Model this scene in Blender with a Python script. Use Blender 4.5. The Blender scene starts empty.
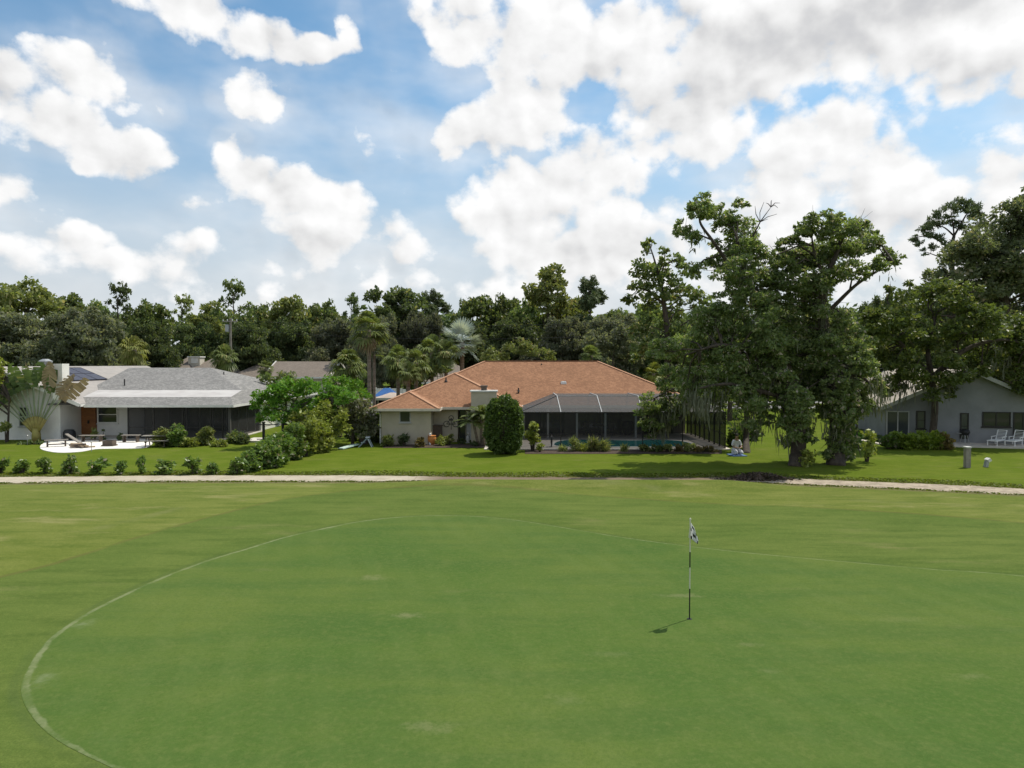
import bpy, math, random
import numpy as np
from math import radians as R, sin, cos, pi
random.seed(7)
rng = np.random.default_rng(11)
scn = bpy.context.scene
col = scn.collection

# ------------------------------------------------------------------ camera
F = 700.0; H = 5.4; Y0 = 364.0
PITCH = math.atan((384 - Y0) / F)
cam = bpy.data.cameras.new('camera'); co = bpy.data.objects.new('camera', cam); col.objects.link(co)
cam.sensor_width = 36; cam.lens = F / 1024 * 36; cam.clip_end = 3000; cam.clip_start = .1
co.location = (0, 0, H); co.rotation_euler = (R(90) - PITCH, 0, 0)
scn.camera = co

def ray(px, py):
    x = (px - 512) / F; v = (384 - py) / F
    return np.array([x, cos(PITCH) + v * sin(PITCH), -sin(PITCH) + v * cos(PITCH)])
def at(px, py, d):                      # the point seen at a pixel, d metres ahead
    r = ray(px, py); k = d / r[1]
    return np.array([r[0] * k, d, H + r[2] * k])
def gp(px, py, z=0.):
    r = ray(px, py); k = (z - H) / r[2]
    return np.array([r[0] * k, r[1] * k, z])
def X(px, d): return (px - 512) / F * d

def sstep(a, b, t):
    t = np.clip((t - a) / (b - a), 0, 1); return t * t * (3 - 2 * t)

# ------------------------------------------------------------------ mesh helpers
ORI = {}
class MB:
    def __init__(s): s.v = []; s.f = []; s.m = []; s.n = 0
    def add(s, vs, fs, m=0):
        b = s.n
        for v in vs: s.v.append((float(v[0]), float(v[1]), float(v[2])))
        s.n += len(vs)
        for f in fs: s.f.append([b + i for i in f]); s.m.append(m)
        return s
    def box(s, x0, x1, y0, y1, z0, z1, m=0):
        vs = [(x0,y0,z0),(x1,y0,z0),(x1,y1,z0),(x0,y1,z0),(x0,y0,z1),(x1,y0,z1),(x1,y1,z1),(x0,y1,z1)]
        return s.add(vs, [(3,2,1,0),(4,5,6,7),(0,1,5,4),(1,2,6,5),(2,3,7,6),(3,0,4,7)], m)
    def bar(s, a, b, w, h=None, m=0, up=(0,0,1)):
        a = np.array(a, float); b = np.array(b, float); h = h or w
        t = b - a; t /= np.linalg.norm(t); up = np.array(up, float)
        if abs(t @ up) > .98: up = np.array([0, 1., 0])
        r = np.cross(t, up); r /= np.linalg.norm(r); u = np.cross(r, t)
        vs = []
        for p in (a, b):
            for (i, j) in ((-1,-1),(1,-1),(1,1),(-1,1)): vs.append(p + r * w / 2 * i + u * h / 2 * j)
        return s.add(vs, [(3,2,1,0),(4,5,6,7),(0,1,5,4),(1,2,6,5),(2,3,7,6),(3,0,4,7)], m)
    def tube(s, pts, rad, n=7, m=0, cap=True):
        pts = [np.array(p, float) for p in pts]; k = len(pts)
        if np.isscalar(rad): rad = [rad] * k
        vs = []; ref = np.array([.31, .17, .93])
        for i, p in enumerate(pts):
            t = pts[min(i+1, k-1)] - pts[max(i-1, 0)]; t = t / (np.linalg.norm(t) + 1e-9)
            rf = ref if abs(t @ ref) < .95 else np.array([1., 0, 0])
            a = np.cross(t, rf); a /= np.linalg.norm(a); b = np.cross(t, a)
            for j in range(n):
                q = 2 * pi * j / n; vs.append(p + (a * cos(q) + b * sin(q)) * rad[i])
        fs = [(i*n + j, i*n + (j+1) % n, (i+1)*n + (j+1) % n, (i+1)*n + j) for i in range(k-1) for j in range(n)]
        if cap: fs += [tuple(range(n))[::-1], tuple(range((k-1)*n, k*n))]
        return s.add(vs, fs, m)
    def lathe(s, c, prof, n=12, m=0):
        vs = []
        for (r, z) in prof:
            for j in range(n): q = 2*pi*j/n; vs.append((c[0] + r*cos(q), c[1] + r*sin(q), c[2] + z))
        k = len(prof)
        fs = [(i*n + j, i*n + (j+1) % n, (i+1)*n + (j+1) % n, (i+1)*n + j) for i in range(k-1) for j in range(n)]
        fs += [tuple(range(n))[::-1], tuple(range((k-1)*n, k*n))]
        return s.add(vs, fs, m)
    def build(s, name, mats, parent=None, origin=(0,0,0), smooth=False):
        me = bpy.data.meshes.new(name)
        if parent is not None and parent.name in ORI: origin = ORI[parent.name]
        o = np.array(origin, float)
        me.from_pydata([tuple(np.array(v) - o) for v in s.v], [], s.f)
        mats = mats if isinstance(mats, (list, tuple)) else [mats]
        for m in mats: me.materials.append(m)
        me.polygons.foreach_set('material_index', s.m)
        if smooth: me.polygons.foreach_set('use_smooth', [True] * len(s.f))
        me.update()
        ob = bpy.data.objects.new(name, me); col.objects.link(ob)
        if parent is not None: ob.parent = parent; ORI[ob.name] = tuple(o)
        else: ob.location = tuple(o)
        return ob

def quads_mesh(name, V, mat, origin=(0,0,0), parent=None):
    """V: (n,4,3) separate leaf faces as one mesh"""
    n = len(V)
    me = bpy.data.meshes.new(name)
    P = (V.reshape(-1, 3) - np.array(origin)).astype(np.float32)
    me.vertices.add(4 * n); me.vertices.foreach_set('co', P.ravel())
    me.loops.add(4 * n); me.loops.foreach_set('vertex_index', np.arange(4 * n, dtype=np.int32))
    me.polygons.add(n); me.polygons.foreach_set('loop_start', np.arange(0, 4 * n, 4, dtype=np.int32))
    me.polygons.foreach_set('loop_total', np.full(n, 4, dtype=np.int32))
    me.materials.append(mat); me.update(calc_edges=True)
    ob = bpy.data.objects.new(name, me); col.objects.link(ob)
    if parent is not None: ob.parent = parent
    else: ob.location = tuple(origin)
    return ob

def leaves(P, L, W, droop=0., outward=None, jit=.35):
    """rhombic leaves at points P"""
    n = len(P)
    t = rng.normal(size=(n, 3)); t /= np.linalg.norm(t, axis=1)[:, None]
    if outward is not None: t = t * .8 + outward
    t[:, 2] -= droop; t /= np.linalg.norm(t, axis=1)[:, None]
    u = rng.normal(size=(n, 3)); s = np.cross(t, u); s /= np.linalg.norm(s, axis=1)[:, None]
    l = (L * (1 + jit * rng.normal(size=n))).clip(L * .4, L * 2)[:, None]
    w = l * (W / L)
    a = P - t * l * .5; b = P + t * l * .5; c = P + t * l * .05
    nrm = np.cross(t, s) * l * .12
    return np.stack([a, c + s * w * .5 - nrm, b, c - s * w * .5 - nrm], 1)

def clump_leaves(clumps, dens, L, W, sub=9, subr=.42, droop=.25, keep=.55, zs=.9):
    """clumps: (x,y,z,r); each is broken into small tufts on its shell, each tuft a shell of leaves"""
    out = []
    for (cx, cy, cz, r) in clumps:
        c = np.array([cx, cy, cz]); k = max(4, int(sub * (.8 + .5 * rng.random())))
        d = rng.normal(size=(k, 3)); d /= np.linalg.norm(d, axis=1)[:, None]
        rad = r * (.35 + .6 * rng.random(k) ** .7)
        sc = c + d * rad[:, None] * np.array([1, 1, zs])
        sr = r * subr * (.6 + .8 * rng.random(k))
        for q in range(k):
            n = int(dens * 4 * pi * sr[q] ** 2 / (L * W * .5))
            if n < 3: n = 3
            e = rng.normal(size=(n, 3)); e /= np.linalg.norm(e, axis=1)[:, None]
            e[:, 2] = np.where(e[:, 2] < -.2, e[:, 2] * keep, e[:, 2])
            rr = sr[q] * (.55 + .55 * rng.random(n) ** .6)
            rr *= 1 + .22 * np.sin(e[:, 0] * 5 + q) * np.sin(e[:, 1] * 6 + 2 * q)
            P = sc[q] + e * rr[:, None] * np.array([1.1, 1.1, .8])
            out.append(leaves(P, L, W, droop, e * .9))
    return np.concatenate(out)

def tag(o, label=None, cat=None, group=None, kind=None):
    if label: o['label'] = label
    if cat: o['category'] = cat
    if group: o['group'] = group
    if kind: o['kind'] = kind
    return o
def thing(name, label, cat, loc=(0,0,0), group=None, rz=0):
    o = bpy.data.objects.new(name, None); col.objects.link(o)
    o.location = tuple(float(q) for q in loc); o.rotation_euler = (0, 0, rz); o.empty_display_size = .3
    return tag(o, label, cat, group)
def dup(root, loc, label, rz=0, sc=(1,1,1), group=None):
    r = root.copy(); col.objects.link(r); r.location = tuple(float(q) for q in loc)
    r.rotation_euler = (0, 0, rz); r.scale = sc; r['label'] = label
    if group: r['group'] = group
    for ch in list(root.children):
        c = ch.copy(); col.objects.link(c); c.parent = r
        for g in ch.children:
            d = g.copy(); col.objects.link(d); d.parent = c
    return r

# ------------------------------------------------------------------ materials
def nt(name):
    m = bpy.data.materials.new(name); m.use_nodes = True
    t = m.node_tree; b = t.nodes['Principled BSDF']; return m, t, b
def N(t, typ, **kw):
    n = t.nodes.new(typ)
    for k, v in kw.items():
        if k.startswith('i_'):
            n.inputs[k[2:]].default_value = v
        else: setattr(n, k, v)
    return n
def mixc(t, fac, a, b, blend='MIX'):
    n = t.nodes.new('ShaderNodeMix'); n.data_type = 'RGBA'; n.blend_type = blend
    for sock, v in ((0, fac), (6, a), (7, b)):
        if isinstance(v, bpy.types.NodeSocket): t.links.new(v, n.inputs[sock])
        elif isinstance(v, (int, float)): n.inputs[sock].default_value = v
        else: n.inputs[sock].default_value = (*v, 1) if len(v) == 3 else v
    return n.outputs[2]
def mth(t, op, a, b=None, c=None, clamp=False):
    n = t.nodes.new('ShaderNodeMath'); n.operation = op; n.use_clamp = clamp
    for i, v in enumerate((a, b, c)):
        if v is None: continue
        if isinstance(v, bpy.types.NodeSocket): t.links.new(v, n.inputs[i])
        else: n.inputs[i].default_value = v
    return n.outputs[0]
def smooth(t, x, a, b, lo=0., hi=1.):
    n = t.nodes.new('ShaderNodeMapRange'); n.interpolation_type = 'SMOOTHSTEP'
    t.links.new(x, n.inputs[0]); n.inputs[1].default_value = a; n.inputs[2].default_value = b
    n.inputs[3].default_value = lo; n.inputs[4].default_value = hi
    return n.outputs[0]
def noise(t, vec, scale, detail=4, rough=.55, out=0):
    n = N(t, 'ShaderNodeTexNoise'); n.inputs['Scale'].default_value = scale
    n.inputs['Detail'].default_value = detail; n.inputs['Roughness'].default_value = rough
    if vec is not None: t.links.new(vec, n.inputs['Vector'])
    return n.outputs[out]
def objco(t, sc=(1,1,1)):
    c = N(t, 'ShaderNodeTexCoord'); m = N(t, 'ShaderNodeMapping'); m.inputs['Scale'].default_value = sc
    t.links.new(c.outputs['Object'], m.inputs[0]); return m.outputs[0]

def pm(name, c1, c2=None, scale=3., rough=.8, bump=0., bscale=None, spec=.3, sc=(1,1,1), lo=.35, hi=.65, metal=0.):
    m, t, b = nt(name)
    b.inputs['Roughness'].default_value = rough; b.inputs['Specular IOR Level'].default_value = spec
    b.inputs['Metallic'].default_value = metal
    if c2 is None: c2 = tuple(q * .8 for q in c1)
    v = objco(t, sc); f = noise(t, v, scale, 6, .6)
    t.links.new(mixc(t, smooth(t, f, lo, hi), c1, c2), b.inputs['Base Color'])
    if bump:
        bn = N(t, 'ShaderNodeBump'); bn.inputs['Strength'].default_value = bump; bn.inputs['Distance'].default_value = .03
        t.links.new(noise(t, v, bscale or scale * 6, 4), bn.inputs['Height']); t.links.new(bn.outputs[0], b.inputs['Normal'])
    return m

def leafmat(name, c1, c2, c3=None, tr=.3, rough=.5, vary=.5):
    m, t, b = nt(name)
    g = N(t, 'ShaderNodeNewGeometry'); r = g.outputs['Random Per Island']
    c = mixc(t, r, c1, c2)
    if c3 is not None: c = mixc(t, smooth(t, r, .9, .97), c, c3)
    oi = N(t, 'ShaderNodeObjectInfo')
    hs = N(t, 'ShaderNodeHueSaturation')
    t.links.new(c, hs.inputs['Color'])
    t.links.new(mth(t, 'MULTIPLY_ADD', oi.outputs['Random'], vary, 1 - vary * .5), hs.inputs['Value'])
    t.links.new(mth(t, 'MULTIPLY_ADD', oi.outputs['Random'], .03 * vary, .5 - .015 * vary), hs.inputs['Hue'])
    c = hs.outputs[0]
    t.links.new(c, b.inputs['Base Color']); b.inputs['Roughness'].default_value = rough
    b.inputs['Specular IOR Level'].default_value = .3
    tl = N(t, 'ShaderNodeBsdfTranslucent'); t.links.new(mixc(t, 1., c, (1.15, 1.15, .6), 'MULTIPLY'), tl.inputs[0])
    mx = N(t, 'ShaderNodeMixShader'); mx.inputs[0].default_value = tr
    t.links.new(b.outputs[0], mx.inputs[1]); t.links.new(tl.outputs[0], mx.inputs[2])
    t.links.new(mx.outputs[0], t.nodes['Material Output'].inputs[0])
    return m

def shingle(name, c1, c2, c3, row=7.):
    """asphalt shingles: random tabs in courses"""
    m, t, b = nt(name); b.inputs['Roughness'].default_value = .95; b.inputs['Specular IOR Level'].default_value = .2
    c = N(t, 'ShaderNodeTexCoord'); sp = N(t, 'ShaderNodeSeparateXYZ'); t.links.new(c.outputs['Object'], sp.inputs[0])
    cb = N(t, 'ShaderNodeCombineXYZ')
    t.links.new(mth(t, 'ADD', mth(t, 'MULTIPLY', sp.outputs[0], 1.), mth(t, 'MULTIPLY', sp.outputs[1], .37)), cb.inputs[0])
    t.links.new(mth(t, 'FLOOR', mth(t, 'MULTIPLY', sp.outputs[2], row * 2.2)), cb.inputs[1])
    vo = N(t, 'ShaderNodeTexNoise'); vo.inputs['Scale'].default_value = 3.2; vo.inputs['Detail'].default_value = 2
    t.links.new(cb.outputs[0], vo.inputs['Vector'])
    f2 = noise(t, c.outputs['Object'], 9., 3)
    f3 = noise(t, c.outputs['Object'], .5, 4)
    cc = mixc(t, smooth(t, vo.outputs[0], .4, .6), c1, c2)
    cc = mixc(t, smooth(t, f2, .45, .7), cc, c3)
    cc = mixc(t, smooth(t, f3, .3, .7, 0, .25), cc, tuple(q * .6 for q in c1))
    t.links.new(cc, b.inputs['Base Color'])
    bn = N(t, 'ShaderNodeBump'); bn.inputs['Strength'].default_value = .5; bn.inputs['Distance'].default_value = .03
    t.links.new(mth(t, 'FRACT', mth(t, 'MULTIPLY', sp.outputs[2], row * 2.2)), bn.inputs['Height']); t.links.new(bn.outputs[0], b.inputs['Normal'])
    return m

def screenmat(name, op, c):
    m, t, b = nt(name); b.inputs['Base Color'].default_value = (*c, 1); b.inputs['Roughness'].default_value = .7
    b.inputs['Specular IOR Level'].default_value = .2
    tr = N(t, 'ShaderNodeBsdfTransparent'); mx = N(t, 'ShaderNodeMixShader'); mx.inputs[0].default_value = op
    t.links.new(tr.outputs[0], mx.inputs[1]); t.links.new(b.outputs[0], mx.inputs[2])
    t.links.new(mx.outputs[0], t.nodes['Material Output'].inputs[0]); return m

M = {}
M['stucco_grey'] = pm('stucco_grey', (.47,.42,.32), (.41,.365,.28), 1.2, .9, .3, 40)
M['stucco_white'] = pm('stucco_white', (.76,.74,.68), (.68,.66,.61), .9, .9, .3, 40)
M['stucco_blue'] = pm('stucco_blue', (.235,.24,.245), (.20,.205,.21), .9, .9, .3, 40)
M['stucco_cream'] = pm('stucco_cream', (.55,.5,.42), (.48,.44,.37), .9, .9)
M['trim_white'] = pm('trim_white', (.72,.70,.66), (.62,.6,.56), 2., .6)
M['trim_grey'] = pm('trim_grey', (.42,.42,.41), (.36,.36,.35), 2., .6)
M['gutter_tan'] = pm('gutter_tan', (.62,.55,.45), (.52,.46,.38), 2., .6)
M['roof_orange'] = shingle('roof_orange', (.275,.138,.075), (.37,.19,.105), (.205,.10,.058))
M['cap_orange'] = pm('cap_orange', (.45,.25,.15), (.38,.2,.115), 5., .9)
M['roof_grey'] = shingle('roof_grey', (.22,.21,.20), (.30,.286,.27), (.17,.163,.155))
M['roof_membrane'] = pm('roof_membrane', (.5,.475,.455), (.42,.39,.375), .8, .9)
M['roof_pale'] = pm('roof_pale', (.34,.31,.285), (.295,.27,.25), 1.5, .9, .2, 14)
M['roof_beige'] = shingle('roof_beige', (.42,.36,.29), (.5,.44,.36), (.36,.31,.26))
M['roof_brown'] = shingle('roof_brown', (.2,.165,.135), (.24,.2,.165), (.17,.14,.12))
M['roof_pink'] = shingle('roof_pink', (.42,.34,.29), (.47,.38,.32), (.38,.31,.26))
M['glass'] = pm('glass_dark', (.02,.024,.026), (.03,.034,.035), .5, .06, spec=.6)
M['glass_soft'] = pm('glass_grey', (.06,.07,.075), (.045,.05,.055), .5, .12, spec=.6)
M['dark'] = pm('dark_bronze', (.02,.018,.016), (.028,.025,.022), 3, .5)
M['black'] = pm('black_plastic', (.015,.015,.016), (.02,.02,.02), 3, .5)
M['interior'] = pm('porch_wall', (.20,.185,.165), (.17,.16,.145), 1., .9)  # darker than the outer stucco: porch shade put into the colour
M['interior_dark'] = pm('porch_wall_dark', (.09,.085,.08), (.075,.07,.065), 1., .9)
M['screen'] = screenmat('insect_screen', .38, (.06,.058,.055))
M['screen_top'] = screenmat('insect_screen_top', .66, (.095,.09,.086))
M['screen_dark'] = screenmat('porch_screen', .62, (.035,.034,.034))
M['screen_shade'] = screenmat('side_screen', .86, (.02,.02,.02))  # dark and near opaque: shade behind the cage end put into the mesh
M['concrete'] = pm('concrete', (.62,.57,.5), (.52,.47,.41), 1.2, .9, .3, 20)
M['deck'] = pm('pool_deck', (.58,.52,.45), (.5,.45,.39), 1.2, .9, .2, 20)
M['gravel_white'] = pm('white_gravel', (.85,.81,.75), (.72,.68,.62), 6., .95, .6, 30)
M['wood_orange'] = pm('wood_orange', (.29,.12,.042), (.2,.08,.03), 2.5, .5, sc=(1,1,6))
M['wood_grey'] = pm('wood_weathered', (.30,.27,.235), (.22,.195,.17), 4., .85, sc=(1,6,1))
M['wood_tan'] = pm('wood_tan', (.45,.34,.22), (.34,.25,.16), 4., .8)
M['wood_dark'] = pm('wood_dark', (.12,.09,.07), (.09,.07,.055), 4., .8)
M['bark'] = pm('bark', (.085,.068,.052), (.048,.038,.03), 5., .95, .9, 9, sc=(1,1,.3))
M['bark_pale'] = pm('bark_pale', (.26,.235,.2), (.17,.15,.125), 4., .95, .8, 9, sc=(1,1,.4))
M['palm_bark'] = pm('palm_bark', (.24,.2,.16), (.16,.13,.1), 3., .95, .9, 10, sc=(1,1,3))
M['white_plastic'] = pm('white_plastic', (.8,.8,.79), (.74,.74,.72), 3., .45)
M['steel'] = pm('galvanised', (.4,.41,.41), (.34,.34,.34), 4., .45, metal=.4)
M['solar'] = pm('solar_panel', (.045,.04,.055), (.06,.055,.07), 3., .4, spec=.4)
M['terracotta'] = pm('terracotta', (.62,.25,.07), (.52,.2,.06), 3., .7)
M['tarp_blue'] = pm('blue_tarp', (.025,.11,.32), (.02,.09,.26), 2., .6)
M['teal_paint'] = pm('pale_teal_paint', (.55,.68,.6), (.48,.6,.54), 2., .6)
M['blue_grey'] = pm('blue_grey_metal', (.32,.38,.45), (.26,.31,.38), 3., .5)
M['mulch'] = pm('mulch', (.09,.06,.045), (.055,.04,.03), 6., .95, .8, 25)
M['asphalt'] = pm('asphalt', (.30,.285,.28), (.25,.24,.235), 1.5, .95, .4, 60)
M['dark_metal'] = pm('dark_metal', (.05,.05,.052), (.035,.035,.036), 4., .4, metal=.5)
# ------------------------------------------------------------------ light and sky
SUN_AZ = math.atan2(.82, .60)      # to the right of straight ahead
SUN_EL = R(60)
sd = bpy.data.lights.new('sun', 'SUN'); so = bpy.data.objects.new('sun', sd); col.objects.link(so)
sd.energy = 4.2; sd.angle = R(.5); sd.color = (1., .94, .83)
so.rotation_euler = (-(R(90) - SUN_EL), 0, -SUN_AZ)
so.location = (40, 30, 60)

w = bpy.data.worlds.new('World'); scn.world = w; w.use_nodes = True
t = w.node_tree; bg = t.nodes['Background']; bg.inputs[1].default_value = .1
sky = N(t, 'ShaderNodeTexSky', sky_type='NISHITA', sun_disc=False)
sky.sun_elevation = SUN_EL; sky.sun_rotation = SUN_AZ; sky.air_density = 1.; sky.dust_density = 1.5; sky.ozone_density = 1.6
gen = N(t, 'ShaderNodeTexCoord').outputs['Generated']
nr = N(t, 'ShaderNodeVectorMath', operation='NORMALIZE'); t.links.new(gen, nr.inputs[0])
sp = N(t, 'ShaderNodeSeparateXYZ'); t.links.new(nr.outputs[0], sp.inputs[0])
az = mth(t, 'ARCTAN2', sp.outputs[0], sp.outputs[1]); el = mth(t, 'ARCSINE', sp.outputs[2])
cb = N(t, 'ShaderNodeCombineXYZ'); t.links.new(az, cb.inputs[0]); t.links.new(el, cb.inputs[1])
P0 = cb.outputs[0]
def vmath(op, a, b=None, c=None):
    n = N(t, 'ShaderNodeVectorMath', operation=op)
    for i, v in enumerate((a, b, c)):
        if v is None: continue
        if isinstance(v, bpy.types.NodeSocket): t.links.new(v, n.inputs[i])
        else: n.inputs[i].default_value = v
    return n
def nz(vec, scale, detail, rough, out=0, off=(0,0,0), sc=(1,1,1)):
    mp = N(t, 'ShaderNodeMapping'); mp.inputs['Scale'].default_value = sc; mp.inputs['Location'].default_value = off
    t.links.new(vec, mp.inputs[0]); return noise(t, mp.outputs[0], scale, detail, rough, out)
D3 = nr.outputs[0]
w1 = nz(P0, 7., 3, .5, 1); w2 = nz(P0, 26., 4, .6, 1, (3, 5, 1))
Pw = vmath('MULTIPLY_ADD', vmath('SUBTRACT', w1, (.5,.5,.5)).outputs[0], (.075,.07,0), P0).outputs[0]
Pw = vmath('MULTIPLY_ADD', vmath('SUBTRACT', w2, (.5,.5,.5)).outputs[0], (.022,.022,0), Pw).outputs[0]
def ae(px, py):
    r = ray(px, py); r = r / np.linalg.norm(r); return math.atan2(r[0], r[1]), math.asin(r[2])
def field(blobs, P):
    acc = None
    for (px, py, rx, ry, wt) in blobs:
        a, e = ae(px, py)
        q = vmath('MULTIPLY', vmath('SUBTRACT', P, (a, e, 0)).outputs[0], (F / rx / 1., F / ry, 0)).outputs[0]
        v = mth(t, 'MULTIPLY_ADD', vmath('DOT_PRODUCT', q, q).outputs['Value'], -wt, wt)
        acc = v if acc is None else mth(t, 'SMOOTH_MAX', acc, v, .25)
    return acc
CL = [(160,6,40,18,.8),(205,18,44,20,.9),(250,30,48,22,.95),(300,42,44,16,.9),(335,44,22,12,.7),(354,28,12,22,.75),
      (258,88,36,24,.95),(248,80,20,18,.6),
      (8,95,40,36,1),(40,120,48,32,1),(85,142,44,24,1),(130,148,34,22,.9),(85,70,38,24,.8),(60,55,20,14,.5),(120,92,34,16,.6),(150,100,20,10,.5),
      (238,150,20,26,.9),(258,182,38,32,1),(290,200,46,30,1.),(335,205,34,30,.9),(310,228,60,24,.8),(365,235,40,20,.55),(395,258,34,16,.45),
      (84,236,36,14,.7),(115,256,44,14,.55),(150,268,44,12,.45),(0,190,18,18,.8),(0,245,20,12,.5),(270,270,50,12,.4),(210,205,16,7,.4),(402,150,8,10,.4),
      (470,18,54,46,1.05),(445,14,34,32,1.),(495,40,40,40,1.),(560,258,90,34,.8),(620,268,60,26,.7),(505,258,50,24,.6),(590,180,60,60,1.),(540,38,80,50,1),(620,50,110,44,1),(720,55,130,58,1.1),(850,36,160,54,1.1),(980,34,120,58,1.1),(930,-30,260,70,1.2),
      (480,142,52,28,1),(530,120,48,44,1),(505,180,46,34,.95),(555,190,70,50,1.1),(520,222,64,36,1),(600,220,46,46,.9),(585,250,80,24,.7),
      (675,112,72,34,.95),(650,146,44,14,.8),(725,135,34,22,.75),(690,140,40,18,.7),
      (840,142,40,34,1.1),(800,160,40,32,1.05),(862,180,70,42,1.1),(900,210,60,40,1),(790,190,50,34,.9),(760,215,60,30,.7),
      (1012,172,30,28,1),(975,200,60,30,.65),(720,240,120,36,.6),(860,250,200,50,.65),(1010,245,110,50,.65),(690,205,50,24,.55),(300,265,260,26,.2),(640,280,300,30,.35),(930,120,150,70,.25),(700,150,200,60,.15)]
fd = field(CL, Pw)
fb = nz(P0, 11., 8, .52, 0, (1.3,.7,0), (1,1.25,1))
fb2 = nz(P0, 38., 9, .62, 0, (4.3,2.7,0), (1,1.2,1))
dn = mth(t, 'ADD', fd, mth(t, 'MULTIPLY_ADD', fb, 1.9, -.98))
off0 = vmath('ADD', P0, (.010, .014, 0)).outputs[0]
def puff(scale, loc, dis, PP=None):
    PP = PP or P0
    vo = N(t, 'ShaderNodeTexVoronoi', feature='SMOOTH_F1'); vo.inputs['Scale'].default_value = scale; vo.inputs['Smoothness'].default_value = .35
    q = vmath('MULTIPLY_ADD', vmath('SUBTRACT', nz(PP, scale * .8, 3, .5, 1, loc), (.5,.5,.5)).outputs[0], (dis, dis, 0), PP).outputs[0]
    t.links.new(vmath('ADD', q, loc).outputs[0], vo.inputs['Vector']); return vo.outputs['Distance']
pf = mth(t, 'ADD', mth(t, 'MULTIPLY_ADD', puff(15., (2.1,.3,0), .05), -1.0, .50), mth(t, 'MULTIPLY_ADD', puff(34., (.7,1.3,0), .025), -.7, .36))
pfo = mth(t, 'ADD', mth(t, 'MULTIPLY_ADD', puff(15., (2.1,.3,0), .05, off0), -1.0, .50), mth(t, 'MULTIPLY_ADD', puff(34., (.7,1.3,0), .025, off0), -.7, .36))
dn = mth(t, 'ADD', dn, pf)
dn = mth(t, 'ADD', dn, mth(t, 'MULTIPLY_ADD', fb2, .95, -.50))
# scattered clouds all round and overhead, out of view, thickened to neutralise the fill light
gl = nz(D3, 2.6, 9, .58)
outside = mth(t, 'MAXIMUM', smooth(t, mth(t, 'ABSOLUTE', az), .66, .95), smooth(t, el, .56, .8))
go = mth(t, 'MULTIPLY', smooth(t, gl, .44, .62), outside)
alpha = mth(t, 'MAXIMUM', smooth(t, dn, -.14, .58), go)
thin = smooth(t, fd, -2.2, .5, 0., .6)               # veil round the cloud banks
thin = mth(t, 'MULTIPLY', thin, smooth(t, nz(P0, 5., 4, .5, 0, (7,1,0), (1,2.2,1)), .3, .75))
alpha = mth(t, 'MAXIMUM', alpha, thin)
# shading of the clouds: sunlit billows and grey undersides
GB = [(800,45,130,38,1.),(890,8,190,30,1.1),(690,90,110,24,.8),(560,75,90,24,.5),(600,250,120,32,.6),(520,215,60,22,.35),(870,240,110,24,.4),(250,55,90,12,.3),
      (90,165,70,12,.5),(300,240,80,14,.5),(1000,70,80,24,.5),(980,262,90,34,.5),(30,150,60,12,.4),(560,170,50,20,.3)]
gd = smooth(t, mth(t, 'ADD', field(GB, Pw), mth(t, 'MULTIPLY_ADD', fb, .6, -.34)), -.1, 1.2)
off = vmath('ADD', P0, (.016, .022, 0)).outputs[0]
fbo = nz(off, 11., 8, .50, 0, (1.3,.7,0), (1,1.25,1))
rel = mth(t, 'MULTIPLY', mth(t, 'SUBTRACT', fb, fbo), .6)
br = mth(t, 'ADD', mth(t, 'MULTIPLY_ADD', gd, -.21, .97), mth(t, 'ADD', rel, mth(t, 'MULTIPLY', mth(t, 'SUBTRACT', pf, pfo), .17)))
br = mth(t, 'MINIMUM', mth(t, 'MAXIMUM', br, .6), 1.05)
cc = vmath('SCALE', (1., 1., 1.)); t.links.new(mth(t, 'MULTIPLY', br, 9.6), cc.inputs[3])
cloudcol = mixc(t, smooth(t, br, .9, .55), cc.outputs[0], (5.9,6.0,6.3))
skc = mixc(t, 1., sky.outputs[0], (1.0, 1.40, 1.46), 'MULTIPLY')
hz = smooth(t, el, .36, .06, 0., .86)
skc = mixc(t, hz, skc, (6.7,7.0,7.5))
full = mixc(t, alpha, skc, cloudcol)
t.links.new(full, bg.inputs[0])

scn.view_settings.view_transform = 'Standard'; scn.view_settings.look = 'None'
scn.view_settings.exposure = 0.; scn.view_settings.gamma = 1.
scn.cycles.max_bounces = 6; scn.cycles.diffuse_bounces = 3; scn.cycles.glossy_bounces = 2
scn.cycles.transmission_bounces = 3; scn.cycles.transparent_max_bounces = 12
scn.cycles.caustics_reflective = False; scn.cycles.caustics_refractive = False

# ------------------------------------------------------------------ ground
def catmull(P, k=12, closed=False):
    P = np.array(P, float); n = len(P); out = []
    for i in range(n if closed else n - 1):
        p = [P[(i + j) % n] if closed else P[min(max(i + j, 0), n - 1)] for j in (-1, 0, 1, 2)]
        for q in range(k):
            s = q / k
            out.append(.5 * ((2*p[1]) + (-p[0]+p[2])*s + (2*p[0]-5*p[1]+4*p[2]-p[3])*s*s + (-p[0]+3*p[1]-3*p[2]+p[3])*s**3))
    if not closed: out.append(P[-1])
    return np.array(out)
g_px = [(112,768),(60,742),(33,718),(21,692),(28,668),(48,640),(78,618),(118,597),(160,578),(205,561),(245,549),(285,537),(325,528),(362,521),
        (400,517),(440,515.5),(480,516.5),(515,520),(560,527),(620,537),(687,546),(760,554),(837,561),(930,569),(1024,576)]
G = [gp(*p)[:2] for p in g_px] + [(17.5,15.5),(20.5,12.5),(20.,8.),(16,4.5),(10,3.),(4,3.4),(0,5.2),(-2.2,7.)] + [gp(168,793)[:2]]
GREEN = catmull(G, 10, True)
l_px = [(0,577),(75,557),(145,535),(210,517),(270,502),(320,494),(370,489.5),(430,488),(522,490),(612,497),(722,504),(822,508),(1024,523)]
L2 = [(-26,-10),(-22,2),(-17.5,10)] + [tuple(gp(*p)[:2]) for p in l_px] + [(24,18),(30,12),(32,0),(28,-12)]
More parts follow.
